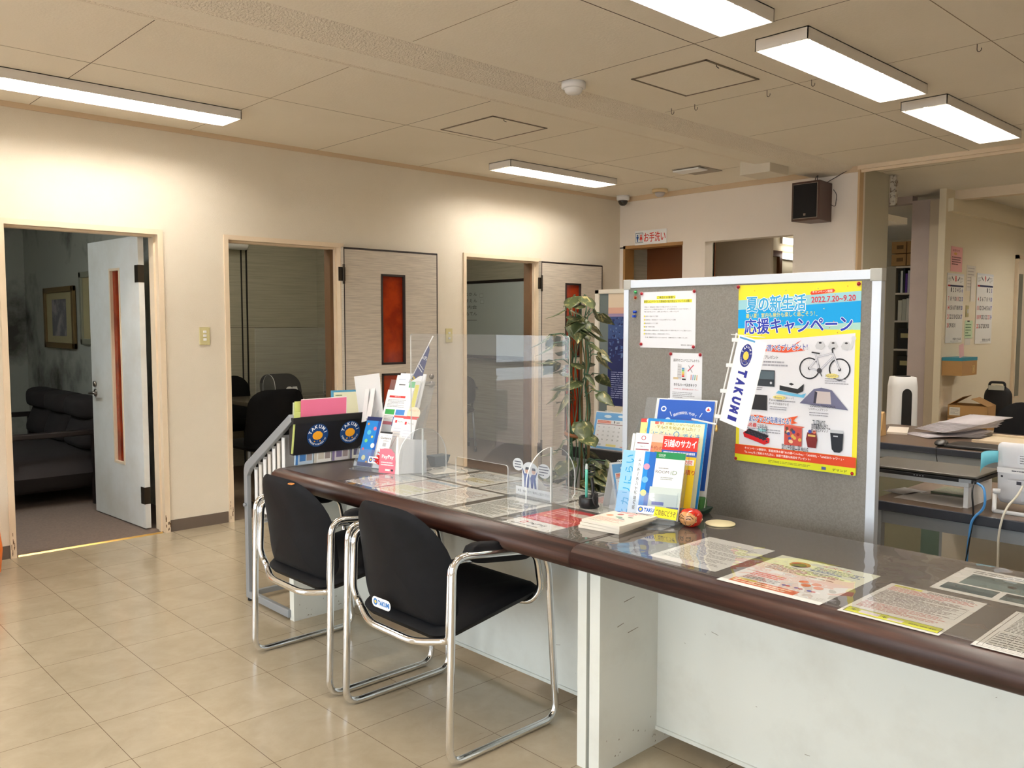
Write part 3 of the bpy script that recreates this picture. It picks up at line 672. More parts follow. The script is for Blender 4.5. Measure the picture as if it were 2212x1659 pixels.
# ------------------------------------------------------------------ papers lying under the mats
def sheet(x0,x1,y0,y1,fn,label,cat='paper',name='information_sheet',rot=0,z=.7004):
    # read from customers' side: up = +X, right = -Y
    w=y1-y0; h=x1-x0; p=Page(w,h,(238,238,236),.0002); fn(p,w,h)
    xd=(0,-1,0); yd=(1,0,0)
    if rot: xd=(-math.sin(rot),-math.cos(rot),0); yd=(math.cos(rot),-math.sin(rot),0)
    o=p.build(name,(x0,y1,z),xd,yd); return tag(o,label,cat,'papers under the clear mats')
def plain(seed,c=(120,120,122),head=None):
    def f(p,w,h):
        if head: p.rect(w*.08,h*.88,w*.6,h*.93,head)
        p.greek(w*.08,h*.12,w*.92,h*.85,22,c,seed=seed)
    return f
sheet(1.87,2.17,1.215,1.432,plain(3),'white letter sheet just right of the round red doll',rot=0)
def f1(p,w,h):
    p.rect(0,h*.55,w,h,(240,244,226)); p.circ(w*.30,h*.83,w*.10,(190,110,70)).circ(w*.30,h*.81,w*.075,(70,60,50))
    p.text('イベント',w*.62,h*.93,h*.05,(226,70,70),bold=.03); p.greek(w*.45,h*.72,w*.92,h*.88,4,(60,90,150),.5,seed=2) if False else None
    p.greek(w*.45,h*.74,w*.92,h*.88,4,(70,100,160),.5,seed=2); p.greek(w*.1,h*.56,w*.85,h*.72,5,(90,90,90),.45,seed=3)
    p.rect(w*.08,h*.06,w*.72,h*.17,(222,110,60)); p.greek(w*.1,h*.075,w*.7,h*.155,2,(255,240,200),.5,seed=5)
    p.rect(w*.12,h*.145,w*.3,h*.18,(230,210,80)); p.greek(w*.12,h*.3,w*.45,h*.42,3,(220,90,80),.5,seed=6); p.greek(w*.12,h*.2,w*.5,h*.29,3,(60,60,60),.4,seed=7)
    for i,(a,b) in enumerate(((.6,.42),(.72,.42),(.66,.35),(.78,.35))): p.circ(w*a,h*b,w*.045,(224,130,70),14)
    for i in range(9): p.circ(w*(.52+.04*i),h*.24,w*.022,((60,90,180),(200,70,70),(240,240,240))[i%3],8)
sheet(1.818,2.145,.905,1.178,f1,'campaign flyer with orange banner and small pictures on the counter','flyer')
def f2(p,w,h):
    p.rect(w*.06,h*.93,w*.36,h*.975,(224,220,80)); p.text('ご記入例',w*.2,h*.952,h*.028,(40,40,40)); p.ring(0,0,0,0,(0,0,0),3) if False else None
    p.greek(w*.42,h*.92,w*.95,h*.975,2,(60,60,60),.5,seed=1); p.greek(w*.06,h*.8,w*.95,h*.92,4,(200,80,80),.45,seed=2); p.greek(w*.06,h*.42,w*.95,h*.79,13,(130,110,112),.45,seed=4)
    for i in range(6): p.line([(w*.06,h*(.42+.062*i)),(w*.94,h*(.42+.062*i))],.0008,(90,90,90))
    for i in range(5): p.line([(w*(.06+.22*i),h*.42),(w*(.06+.22*i),h*.73)],.0008,(90,90,90))
    p.greek(w*.06,h*.22,w*.95,h*.4,6,(200,110,110),.4,seed=8)
    p.rect(w*.04,h*.04,w*.97,h*.16,(214,218,70)); p.rect(w*.18,h*.07,w*.38,h*.135,(236,226,236)); p.rect(w*.47,h*.065,w*.62,h*.12,(236,226,236)); p.text('+',w*.11,h*.11,h*.03,(40,40,40),bold=.05); p.text('+',w*.43,h*.10,h*.03,(40,40,40),bold=.05)
    p.text('0570-002-440',w*.8,h*.10,h*.02,(30,30,30),w=w*.26,bold=.03)
    for (a,b) in (((.04,.04),(.97,.04)),((.04,.16),(.97,.16)),((.04,.04),(.04,.16)),((.97,.04),(.97,.16))): p.line([(w*a[0],h*a[1]),(w*b[0],h*b[1])],.0015,(60,60,60))
sheet(1.816,2.108,.645,.862,f2,'example form with yellow footer box on the counter','form')
def f3(p,w,h):
    p.greek(w*.1,h*.82,w*.9,h*.95,2,(110,110,110),.35,seed=1); p.rect(w*.12,h*.36,w*.9,h*.78,(92,112,116)); p.poly([(w*.12,h*.36),(w*.9,h*.36),(w*.9,h*.5),(w*.12,h*.6)],(112,134,136)); p.circ(w*.48,h*.55,w*.035,(50,44,48),12)
    p.rect(w*.05,h*.08,w*.45,h*.32,(96,116,122)); p.rect(w*.05,h*.08,w*.45,h*.2,(70,92,100)); p.rect(w*.5,h*.08,w*.95,h*.32,(96,112,114)); p.rect(w*.5,h*.22,w*.95,h*.32,(60,66,64))
sheet(2.142,2.392,.49,.786,f3,'sheet with three grey photographs near the back edge of the counter')
def f4(p,w,h):
    p.greek(w*.1,h*.45,w*.9,h*.93,14,(120,120,120),.45,seed=11)
    for i in range(7): p.line([(w*.08,h*(.06+.06*i)),(w*.92,h*(.06+.06*i))],.0008,(90,90,90))
    for i in range(6): p.line([(w*(.08+.168*i),h*.06),(w*(.08+.168*i),h*.42)],.0008,(90,90,90))
    p.greek(w*.1,h*.07,w*.9,h*.41,7,(110,110,110),.3,seed=12); p.line([(w*.04,h*.03),(w*.96,h*.03)],.001,(70,70,70)); p.line([(w*.04,h*.97),(w*.96,h*.97)],.001,(70,70,70)); p.line([(w*.04,h*.03),(w*.04,h*.97)],.001,(70,70,70))
sheet(1.813,2.10,.375,.583,f4,'grey printed table form cut by the right edge of the photo','form')
def f5(p,w,h):
    p.rect(0,h*.30,w,h,(198,44,44)); p.circ(w*.66,h*.82,w*.24,(226,214,206),26,.45); p.text('キャッシュレス',w*.5,h*.56,h*.05,(250,220,150),w=w*.7,bold=.03)
    p.greek(w*.1,h*.62,w*.5,h*.9,4,(238,170,170),.5,seed=4); p.greek(w*.1,h*.34,w*.9,h*.5,4,(240,180,190),.5,seed=6)
    p.rect(w*.22,h*.13,w*.32,h*.22,(206,50,60)); p.text('P',w*.27,h*.175,h*.06,WHITE,bold=.05); p.text('PayPay',w*.55,h*.175,h*.07,(60,50,50),w=w*.38,bold=.02); p.greek(w*.12,h*.05,w*.75,h*.10,1,(80,70,70),.45,seed=7)
sheet(1.85,2.145,1.803,2.012,f5,'red and white payment poster under the clear mat beside the magazines','poster')
def f6(c1,c2,seed,hd=None):
    def f(p,w,h):
        if hd: p.rect(w*.05,h*.86,w*.95,h*.96,hd)
        p.greek(w*.06,h*.5,w*.94,h*.84,12,c1,.5,seed=seed); p.greek(w*.06,h*.06,w*.94,h*.48,13,c2,.5,seed=seed+1)
    return f
sheet(1.86,2.15,2.065,2.272,f6((96,104,100),(110,118,112),21),'grey green text sheet, third of the front row on the left section')
sheet(1.868,2.145,2.312,2.53,f6((176,150,144),(170,160,150),31),'pale pink text sheet in the middle of the front row under the mat')
sheet(1.860,2.15,2.545,2.755,f6((196,150,150),(206,206,120),41,(170,196,220)),'flyer with yellow green text at the left of the front row')
sheet(1.870,2.15,2.77,2.975,f6((150,176,200),(196,170,170),51),'pale blue flyer at the left end of the clear mat')
sheet(2.165,2.43,2.78,2.97,f6((150,186,196),(170,170,170),61),'sheet with pale blue print behind the acrylic screen at the left')
def f7(p,w,h):
    p.greek(w*.06,h*.5,w*.94,h*.9,8,(130,128,126),.5,seed=71); p.greek(w*.3,h*.25,w*.94,h*.48,6,(196,176,80),.6,seed=72); p.greek(w*.06,h*.06,w*.6,h*.2,4,(120,120,170),.5,seed=73)
sheet(2.17,2.44,2.50,2.745,f7,'sheet with yellow and grey print seen through the screen cut-out')
sheet(2.165,2.42,2.305,2.485,f6((90,110,150),(120,130,140),81,(60,86,140)),'sheet with dark blue heading behind the little character sign')
sheet(2.19,2.44,2.075,2.285,f6((110,112,112),(126,126,126),91,(96,100,100)),'grey sheet with dark heading behind the right foot of the screen')
sheet(2.17,2.43,1.86,2.05,f6((200,90,90),(180,186,170),95,(190,60,60)),'sheet with red heading beside the black pen holder')
# ------------------------------------------------------------------ acrylic screen
t=thing('acrylic_screen','tall clear acrylic droplet screen standing on the counter','screen',(2.17,2.47,.703))
def sl(w0,w1,h,cut):  # panel outline in (y,z)
    a=.012; pts=[(w0,0)]
    return pts
PW0,PW1,PH=-.46,.455,.595
pan=MB(); cy0,cy1,ch=-.149,.157,.105; th=.0025
def ar(cx,cz,r,a0,a1,n=4): return [(cx+r*math.cos(math.radians(a0+(a1-a0)*i/n)),cz+r*math.sin(math.radians(a0+(a1-a0)*i/n))) for i in range(n+1)]
out=[(PW0+.02,0),(cy0,0)]+ar(cy0+.012,ch-.012,.012,180,90)+ar(cy1-.012,ch-.012,.012,90,0)+[(cy1,0),(PW1,0)]+ar(PW1-.012,PH-.012,.012,0,90)+ar(PW0+.012,PH-.012,.012,90,180)+ar(PW0+.02,.02,.02,180,270)
def slab(out,axis,th,name,parent,fm=M_acry,em=M_acedge,off=0,efm=None):
    m=MB(); n=len(out)
    P=lambda a,b,c:(c,a,b) if axis=='X' else ((a,c,b) if axis=='Y' else (a,b,c))
    V=[P(a,b,off-th) for a,b in out]+[P(a,b,off+th) for a,b in out]
    m.add(V,[tuple(range(n)),tuple(reversed(range(n,2*n)))],0); o=0
    for i in range(n): m.f.append([i,(i+1)%n,n+(i+1)%n,n+i]); m.m.append(1); m.sm.append(False)
    return m.build(name,[fm,em],parent)
slab(out,'X',th,'panel',t)
for yy in (-.375,.375):
    R=.125; o2=[(-R+.015,0),(R-.015,0),(R,.015)]+[(R*math.cos(a),.075+R*math.sin(a)) for a in [PI*i/18 for i in range(19)]]+[(-R,.015)]
    f=slab(o2,'Y',.0025,'foot',t,off=yy)
    MB().box((-.003,yy-.003,.0),(-.0015,yy+.003,.198)).box((.0015,yy-.003,0),(.003,yy+.003,.198)).build('slot',M_acedge,f)
# ------------------------------------------------------------------ small bowing staff sign
t=thing('counter_sign','little white cut-out sign of two bowing staff with speech bubbles at the screen foot','sign',(2.205,2.30,.703))
p=Page(.19,.03,WHITE,.001); p.text('検温・消毒・マスク着用にご協力ください',.095,.015,.010,(60,60,70),w=.17); p.build('base_strip',(2.196,2.315,.703),*DN_X).parent=t
bs=[o for o in t.children][0]; bs.matrix_parent_inverse=Matrix.Identity(4); bs.location=(-.01,.015,0)
p=Page(.001,.001,WHITE,.0008)
p.poly([(.0,.0),(.085,.0),(.085,.07)]+[(.043+.042*math.cos(a),.07+.03*math.sin(a)) for a in [PI*i/10 for i in range(11)]][1:]+[(0,.07)],WHITE)
p.circ(-.022,.085,.028,WHITE,24,.85).circ(.115,.075,.033,WHITE,24,.8)
p.lay().poly([(.014,.0),(.035,.0),(.04,.04),(.036,.055),(.012,.055),(.006,.07),(.0,.075),(.01,.045)],(44,70,150)).poly([(.05,.0),(.058,.0),(.062,.03),(.068,.0),(.078,.0),(.072,.04),(.082,.07),(.07,.055),(.052,.055),(.044,.04)],(44,70,150))
p.circ(.028,.066,.011,(236,180,150)).circ(.062,.066,.010,(240,190,170)).poly([(.017,.07),(.039,.07),(.036,.08),(.02,.08)],(70,70,80)).poly([(.052,.07),(.072,.07),(.070,.079),(.054,.079)],(60,60,90))
p.greek(-.04,.07,-.004,.10,3,(60,60,90),.4,seed=2).greek(.09,.055,.14,.095,4,(60,60,90),.4,seed=3)
o=p.build('figure_card',None,None,None,t); frame(o,(0,0,0),*DN_X); o.parent=t; o.matrix_parent_inverse=Matrix.Identity(4); frame_l=Matrix(((0,0,-1,0.0),(-1,0,0,-.02),(0,1,0,.024),(0,0,0,1))); o.matrix_local=frame_l; 
MB().add([(.0,-.10,.0),(.05,-.13,.0),(.0,-.10,.075)],[(0,1,2)]).build('strut',ink(228,222,214),t)
def setlocal(o,parent,org,xd,yd):
    x=Vector(xd).normalized(); y=Vector(yd).normalized(); x=(x-y*x.dot(y)).normalized(); z=x.cross(y)
    o.parent=parent; o.matrix_parent_inverse=Matrix.Identity(4)
    o.matrix_local=Matrix(((x.x,y.x,z.x,org[0]),(x.y,y.y,z.y,org[1]),(x.z,y.z,z.z,org[2]),(0,0,0,1))); return o
setlocal(bs,t,(-.012,.0,0),*DN_X)
# ------------------------------------------------------------------ pen holder + pen
t=thing('pen_holder','black plastic pen holder with coiled cord','pen holder',(2.213,1.955,.703))
MB().lathe([(0,0),(.030,0),(.034,.008),(.034,.034),(.032,.037),(.024,.037),(.024,.012),(0,.012)]).build('cup',M_rubber,t)
MB().tube(fillet([(.0,-.02,.03),(.0,-.02,.07),(.002,-.012,.105)],.02),.006,n=8).build('stalk',M_rubber,t)
co=[(.004+.010*math.cos(a*1.0),-.012+.010*math.sin(a),.105+.0028*a/ (2*PI)*4) for a in [i*.45 for i in range(70)]]
MB().tube([(x,y,.108+.045*i/69) for i,(x,y,z) in enumerate(co)],.0017,n=5).build('coil_top',M_rubber,t)
co=[]
for i in range(170):
    s=i/169; a=i*.62; cx=-.004-.03*math.sin(s*PI); cyy=-.038-.02*math.sin(s*PI*.9); cz=.052-.045*s
    co.append((cx+.0075*math.cos(a),cyy+.0075*math.sin(a)*.8,cz+.0075*math.sin(a)*.7+.004))
MB().tube(co,.0016,n=5).build('cord',M_rubber,t)
t=thing('pen','mint green ballpoint pen standing in the black holder','pen',(2.213,1.965,.716),0)
MB().lathe([(0,0),(.0045,.006),(.005,.10),(.005,.118)],n=12).build('barrel',mat('mint_plastic',srgb(110,210,190),.35),t)
MB().lathe([(.005,.118),(.0058,.120),(.004,.136),(0,.138)],n=12).build('cap',mat('clear_white',srgb(200,216,216),.2),t)
# ------------------------------------------------------------------ desk calendars
def deskcal(loc,ang,label,w=.24,h=.20,d=.05,big=True):
    t=thing('desk_calendar',label,'calendar',loc,ang,'desk calendars')
    # local: x along width, front faces -y
    sh=MB().quad([(0,-d,0),(0,0,h),(0,d,0)]) if False else MB()
    sh.add([(0,-d,0),(w,-d,0),(w,0,h),(0,0,h),(0,d,0),(w,d,0)],[(0,1,2,3),(3,2,5,4),(0,4,5,1)]); 
    sh.add([(0,-d,0),(0,0,h),(0,d,0)],[(0,1,2)]) if False else None
    o=sh.build('stand',M_white,t); md=o.modifiers.new('s','SOLIDIFY'); md.thickness=.0015
    p=Page(w-.01,math.hypot(h,d)-.012,(112,170,222),.0006); W_,H_=p.w,p.h
    p.rect(W_*.05,H_*.06,W_*.96,H_*.80,(238,240,244)); p.circ(W_*.3,H_*.9,W_*.09,(220,236,248),20,.35).circ(W_*.62,H_*.92,W_*.08,(226,240,250),20,.3)
    p.rect(W_*.07,H_*.70,W_*.40,H_*.785,(236,180,164)); p.greek(W_*.08,H_*.71,W_*.39,H_*.78,2,(190,70,60),.4,seed=3); p.text('9',W_*.48,H_*.745,H_*.075,(30,30,34),bold=.02); p.greek(W_*.53,H_*.72,W_*.62,H_*.77,2,(60,60,60),.4,seed=4)
    p.rect(W_*.06,H_*.675,W_*.95,H_*.688,(120,50,60))
    for i in range(4):
        for j in range(7):
            k=i*7+j+4
            p.text(str(k) if k<31 else ' ',W_*(.12+.125*j),H_*(.60-.115*i),H_*.04,(200,60,60) if j==0 else (70,70,80))
    p.greek(W_*.06,H_*.08,W_*.25,H_*.13,2,(70,70,90),.4,seed=5); p.rect(W_*.36,H_*.075,W_*.60,H_*.135,(232,222,150)); p.rect(W_*.7,H_*.08,W_*.94,H_*.095,(200,70,70))
    s=Vector((0,d,h)).normalized(); o=p.build('month_page'); setlocal(o,t,(.005,-d-.002+.004,.008),(1,0,0),tuple(s)); o.location=Vector((.005,-d-.0022,.006))
    for c0 in (.22,.60):
        MB().tube([(w*c0+.0075*k/10,.008*math.cos(2*PI*k/10)-.001,h-.001+.008*math.sin(2*PI*k/10)) for k in range(56)],.0009,n=5).build('binding_coil',M_white,t)
    return t
deskcal((2.250,1.892,.703),math.radians(-12),'blue edged desk calendar standing on the counter left of the brochure stand',w=.17,h=.158,d=.039)
# ------------------------------------------------------------------ magazines
t0=None
for i in range(3):
    p=Page(.148,.205,(236,228,214),.0085)
    if i==2:
        p.text('NHK',.060,.186,.016,(30,30,30),w=.05,bold=.04,shear=.25); p.text('出版案内',.112,.184,.011,(40,40,40),w=.045)
        p.rect(.012,.160,.026,.174,(60,110,190)); p.greek(.03,.155,.1,.175,2,(210,90,100),.5,seed=2)
        p.circ(.05,.135,.011,(190,110,100)).circ(.085,.142,.010,(226,170,170)).circ(.03,.105,.012,(236,160,120)).circ(.07,.10,.013,(120,170,140),14,.6).circ(.10,.12,.010,(150,160,140),14,.6).circ(.09,.085,.012,(120,140,140),14,.5)
        p.greek(.012,.03,.12,.075,5,(200,140,120),.35,seed=6); p.greek(.014,.012,.07,.026,2,(120,120,120),.3,seed=7)
    ang=math.radians(-8+3*i)
    o=p.build('magazine',(1.962+.003*i,1.775-.004*i,.7034+.0095*i),(math.sin(ang)*-1,-math.cos(ang),0),(math.cos(ang),-math.sin(ang),0))
    tag(o,('bottom magazine of the small pile beside the brochure stand','middle magazine of the small pile beside the brochure stand','top magazine of the small pile, with fruit pictures on its cover')[i],'magazine','magazines piled on the counter')
# ------------------------------------------------------------------ round doll, coaster, green tray
t=thing('papier_mache_doll','small round red doll with tan painted face beside the brochure stand','doll',(2.235,1.545,.703),math.radians(186))
MB().lathe([(0,0),(.018,.0),(.030,.008),(.037,.022),(.036,.038),(.028,.050),(.014,.056),(0,.057)],n=36).build('body',mat('red_lacquer',srgb(206,44,22),.18,coat=.6,var=(srgb(170,24,16),20,.4,.7)),t)
fc=MB(); V=[]; F=[]; n=14
for i in range(n+1):
    for j in range(n+1):
        a=-1.0+2.0*j/n; z=.005+.046*i/n
        rr=.0
        pr=[(0,0),(.018,.0),(.030,.008),(.037,.022),(.036,.038),(.028,.050),(.014,.056),(0,.057)]
        for (r0,z0),(r1,z1) in zip(pr[1:],pr[2:]):
            if z0<=z<=z1: rr=r0+(r1-r0)*(z-z0)/(z1-z0)
        V.append(((rr+.0006)*math.cos(a),(rr+.0006)*math.sin(a),z))
for i in range(n):
    for j in range(n):
        q=i*(n+1)+j; u=(j+.5)/n*2-1; v=(i+.5)/n*2-1
        if u*u+v*v<1: F.append((q,q+1,q+n+2,q+n+1))
fc.add(V,F,0,True); 
fo=fc.build('face',mat('tan_paint',srgb(206,150,96),.25,coat=.4),t)
ft=MB()
def onf(a,z):
    rr=.037
    for (r0,z0),(r1,z1) in zip([(.018,.0),(.030,.008),(.037,.022),(.036,.038),(.028,.050)],[(.030,.008),(.037,.022),(.036,.038),(.028,.050),(.014,.056)]):
        if z0<=z<=z1: rr=r0+(r1-r0)*(z-z0)/(z1-z0)
    return ((rr+.001)*math.cos(a),(rr+.001)*math.sin(a),z)
for pts in (((-.7,.030),(-.45,.040),(-.15,.036)),((.7,.030),(.45,.040),(.15,.036)),((-.5,.028),(-.3,.031),(-.1,.028)),((.5,.028),(.3,.031),(.1,.028)),((-.1,.024),(0,.014),(.1,.024)),((-.5,.012),(-.2,.007),(0,.010),(.2,.007),(.5,.012)),((-.8,.046),(-.95,.025),(-.7,.008)),((.8,.046),(.95,.025),(.7,.008))):
    ft.tube([onf(a,z) for a,z in pts],.0011,n=5)
ft.build('face_lines',M_blackm,fo)
tag(MB().lathe([(0,0),(.046,0),(.047,.002),(.046,.004),(0,.0045)],n=40).build('coaster',mat('cream_felt',srgb(222,212,170),.7),loc=(2.325,1.495,.7035)),'round cream coaster lying right of the red doll','coaster')
t=thing('sponge_tray','dark green tray with a green pad behind the brochure stand','tray',(2.40,1.655,.7035),math.radians(-80))
MB().hexa([(-.05,-.035,0),(.05,-.035,0),(.05,.035,0),(-.05,.035,0),(-.06,-.045,.02),(.06,-.045,.02),(.06,.045,.02),(-.06,.045,.02)]).build('tray',mat('dark_green',srgb(34,70,58),.3),t,bevel=.004)
MB().box((-.042,-.028,.018),(.042,.028,.055)).build('pad',mat('felt_green',srgb(60,120,60),.9),t,bevel=.004)
# loose white paper near left
tag(Page(.17,.12,(232,226,212)).build('paper_sheet',(2.255,2.985,.7036),(-.25,-.97,0),(.97,-.25,0)),'loose cream paper lying on the counter behind the left screen foot','paper')
t=thing('reading_glasses','thin wire glasses lying beside the white brochure stand','glasses',(2.28,2.92,.7035))
g=MB()
for s in (-1,1): g.tube([(s*.032+.024*math.cos(a),.017*math.sin(a),.004) for a in [2*PI*k/18 for k in range(18)]],.0012,n=5,closed=True)
g.build('rims',M_nickel,t); MB().tube([(-.056,0,.004),(-.056,.09,.003)],.001,n=5).build('arm',M_nickel,t); MB().tube([(.056,0,.004),(.05,.09,.003)],.001,n=5).build('arm',M_nickel,t)
tag(MB().hexa([(-.03,-.02,0),(.03,-.02,0),(.03,.02,0),(-.03,.02,0),(-.045,-.03,.05),(.045,-.03,.05),(.045,.03,.05),(-.045,.03,.05)]).build('small_tray',mat('slate',srgb(84,96,104),.6),loc=(2.36,2.98,.7035)),'slate grey little tray seen through the left screen foot','tray')

# ================================================================== ARMCHAIRS
def armchair(cx,cy,label,rz=0):
    t=thing('armchair',label,'chair',(cx,cy,0),rz,'black vinyl and chrome armchairs at the counter')
    R=.0122
    def side(s):   # outer loop: floor runner, rear upright, arm rail, front upright
        y=s*.285
        base=[(-.19,.0,.635),(.0,.0,.625),(.165,.0,.598),(.195,.0,.55),(.236,.0,.06),(.228,.0,R),(-.19,0,R),(-.222,0,.05),(-.208,0,.60)]
        p=fillet([(x,y,z) for x,_,z in [(-.0,0,.622),(.172,0,.600),(.200,0,.54),(.240,0,R),(-.226,0,R),(-.208,0,.645),(-.0,0,.622)]],.055,6)
        MB().tube(p,R,n=12,caps=False).build('side_frame',M_chrome,t)
    side(1); side(-1)
    # inner loop carrying the seat
    q=.262
    p=fillet([(-.02,-q,.610),(-.196,-q,.628),(-.205,-q,.42),(-.19,-q+.02,.372),(-.235,-.12,.350),(-.235,.12,.350),(-.19,q-.02,.372),(-.205,q,.42),(-.196,q,.628),(-.02,q,.610)],.045,5)
    MB().tube(p,R,n=12).build('rear_frame',M_chrome,t)
    p=fillet([(-.02,-q,.610),(.165,-q,.592),(.190,-q,.46),(.17,-q+.03,.412),(.16,-.1,.402),(.16,.1,.402),(.17,q-.03,.412),(.190,q,.46),(.165,q,.592),(-.02,q,.610)],.045,5)
    MB().tube(p,R,n=12).build('front_frame',M_chrome,t)
    # seat
    so=rrect(.44,.475,[.07,.07,.06,.06],6)
    sb=MB().pillow(lambda a,b,h:(a+.012,b,.415+h+.035*a/.22+.010*(b/.24)**2-.012*(1-min(1,(b/.24)**2))*(1 if h>0 else .3)),so,-.042,.032,rings=6,k=5)
    sb.build('seat',M_vinyl,t)
    bo=rrect(.50,.355,[.17,.17,.075,.075],8)
    bk=MB().pillow(lambda a,b,h:(-.222-.03*(b/.18)+.05*(a/.25)**2+h-.012*(b/.18)**2,a,.580+b-.02*(1-(a/.25)**2)*(1 if b<-.1 else 0)*1.0+.012*(1-(a/.25)**2)),bo,-.020,.022,rings=7,k=5)
    bko=bk.build('backrest',M_vinyl,t)
    for s in (-1,1):
        y=s*.264
        a=MB().pillow(lambda a,b,h:(a,y+b,.622-.13*a+h),rrect(.29,.040,.016,4),-.032,.034,rings=5,k=6)
        a.build('armrest',M_vinyl,t)
    return t,bko
chA,bkA=armchair(1.795,2.222,'black armchair with a white sticker on its backrest, nearest the viewer')
chB,bkB=armchair(1.790,2.892,'black armchair with a torn brown patch on its backrest, beside the brochure rack')
p=Page(.085,.026,WHITE,.001); 
p=Page(.001,.001,WHITE,.0006); p.poly(rrect(.100,.034,.016,6),WHITE); p.logo(-.042,0,.020,(20,110,190),.086)
o=p.build('sticker'); setlocal(o,bkA,(-.2385,.045,.432),(0.03,-1,0),(0,0,1)); 
tp=MB().pillow(lambda a,b,h:(a,b,h),rrect(.016,.034,.006,4),-.002,.003,rings=3); tp.build('tear',mat('torn_foam',srgb(186,120,56),.8),bkB,loc=(-.262,-.10,.756))
bkB.children[0].rotation_euler=(0,-.2,.0)

# ================================================================== BROCHURE RACK at the end of the counter
t=thing('brochure_rack','grey steel tiered brochure rack at the end of the counter','rack',(2.2,3.62,0))
X0,X1=-.335,.335; RY=3.62
def lp(x): return fillet([(x,-.17,.018),(x,.205,.018),(x,.205,.64),(x,-.235,.935)],.06,6)
for x in (X0,X1):
    m=MB()
    pts=[(-.185,.0),(.228,.0),(.228,.615)]+[(.228-.0-.05*(1-math.cos(a)) ,.615+.05*math.sin(a)*1.2) for a in (.3,.6,.9)]+[(-.222,.928),(-.245,.898),(.16,.640),(.195,.600),(.195,.035),(-.185,.035)]
    m.prism([(x-.011,y,z+.012) for y,z in pts],(.022,0,0)); m.build('side_frame',M_grey,t,bevel=.003)
MB().box((X0,.205,.016),(X1,.225,.04)).build('base_bar',M_grey,t); MB().box((X0,-.18,.016),(X1,-.165,.04)).build('base_bar',M_grey,t)
for x in (X0,X1): MB().lathe([(0,0),(.012,0),(.012,.012),(0,.012)],n=12).build('foot',M_blackm,t,loc=(x,.205,0))
MB().tube([(X0-.011,.211,.47),(X0-.022,.211,.47)],.008,n=10).build('bolt',M_grey,t)
for i in range(7):
    y=.165-.045*i; z=.665+.030*i
    m=MB().box((X0+.012,y-.004,z-.28),(X1-.012,y,z)).box((X0+.012,y-.030,z-.28),(X1-.012,y,z-.275)).box((X0+.012,y-.030,z-.275),(X0+.016,y,z-.02)).box((X1-.016,y-.030,z-.275),(X1-.012,y,z-.02))
    m.build('tier',M_white if i%2==0 else M_whitem,t)
    for j in range(5):
        MB().add([(X0+.02+.13*j,y-.004,z-.01),(X0+.13+.13*j,y-.004,z-.01),(X0+.13+.13*j,y+.003,z+.022),(X0+.02+.13*j,y+.003,z+.022),(X0+.02+.13*j,y-.012,z-.01),(X0+.13+.13*j,y-.012,z-.01),(X0+.13+.13*j,y-.006,z+.022),(X0+.02+.13*j,y-.006,z+.022)],[(0,3,2,1),(4,5,6,7),(3,7,6,2),(0,4,7,3),(1,2,6,5),(0,1,5,4)]).build('pocket',M_rubber if j%2==0 else M_grey,t)
# back of the top pocket with the two round stickers
bx=MB(); bx.hexa([(X0+.005,-.225,.755),(X1,-.225,.755),(X1,-.195,.755),(X0+.005,-.195,.755),(X0+.005,-.254,.915),(X1,-.254,.915),(X1,-.19,.915),(X0+.005,-.19,.915)]); 
bxo=bx.build('top_pocket',mat('pocket_black',srgb(18,18,22),.35),t)
nrm=Vector((0,-.029,.16)).normalized()
MB().hexa([(X0-.01,-.257,.898),(X1+.01,-.257,.898),(X1+.01,-.24,.898),(X0-.01,-.24,.898),(X0-.01,-.262,.926),(X1+.01,-.262,.926),(X1+.01,-.24,.926),(X0-.01,-.24,.926)]).build('lip',M_blackm,bxo)
for (x) in (-.215,-.045):
    p=Page(.001,.001,(20,62,118),.0006); p.emblem(0,0,.054,1.0)
    o=p.build('round_sticker'); setlocal(o,bxo,(x,-.2412,.838),(1,0,0),tuple(nrm))
# pamphlets seen below the pocket, through the open back
cols=[((176,196,214),(60,110,170)),((226,228,226),(200,196,186)),((206,206,210),(120,110,150)),((226,226,214),(96,96,120)),((204,196,200),(180,70,80)),((220,222,226),(90,110,150)),((224,214,206),(160,90,80))]
for i in range(7):
    x=X0+.02+.094*i
    p=Page(.088,.19,cols[i][0],.012); p.rect(.0,.0,.012,.19,cols[i][1]); p.greek(.018,.10,.08,.18,6,cols[i][1],.5,seed=i)
    p.rect(.02,.015,.05,.045,cols[i][1]); p.rect(.055,.015,.082,.045,(150,140,140)); p.greek(.018,.05,.08,.09,3,(130,130,140),.5,seed=i+9)
    o=p.build('pamphlet'); frame(o,(2.2+x,RY-.205,.71),(1,0,0),(0,-.1,1)); tag(o,'pamphlet number %s from the left showing below the black pocket of the rack'%('one two three four five six seven'.split()[i]),'pamphlet','pamphlets in the back of the rack')
for i,(c,x0,w,y,top,lb) in enumerate(((( 232,120,156),1.912,.235,-.212,1.000,'pink paper folder standing in the top pocket of the rack'),((244,240,238),1.918,.235,-.206,1.003,'white clear sleeve behind the pink folder in the rack'),((206,220,130),1.885,.20,-.204,.995,'yellow green paper standing left of the pink folder in the rack'),((232,236,214),1.880,.20,-.198,.99,'pale green paper behind the yellow green one in the rack'))):
    p=Page(w,.235,c,.002); o=p.build('paper_folder'); frame(o,(x0,RY+y,top-.235),(1,0,0),(0,-.06,1)); tag(o,lb,'folder','papers in the top pocket of the rack')
p=Page(.03,.19,(214,226,140),.004); o=p.build('paper_folder'); frame(o,(1.862,RY-.222,.765),(1,0,0),(0.05,-.18,1)); tag(o,'green strip of paper slipped beside the black pocket of the rack','folder')

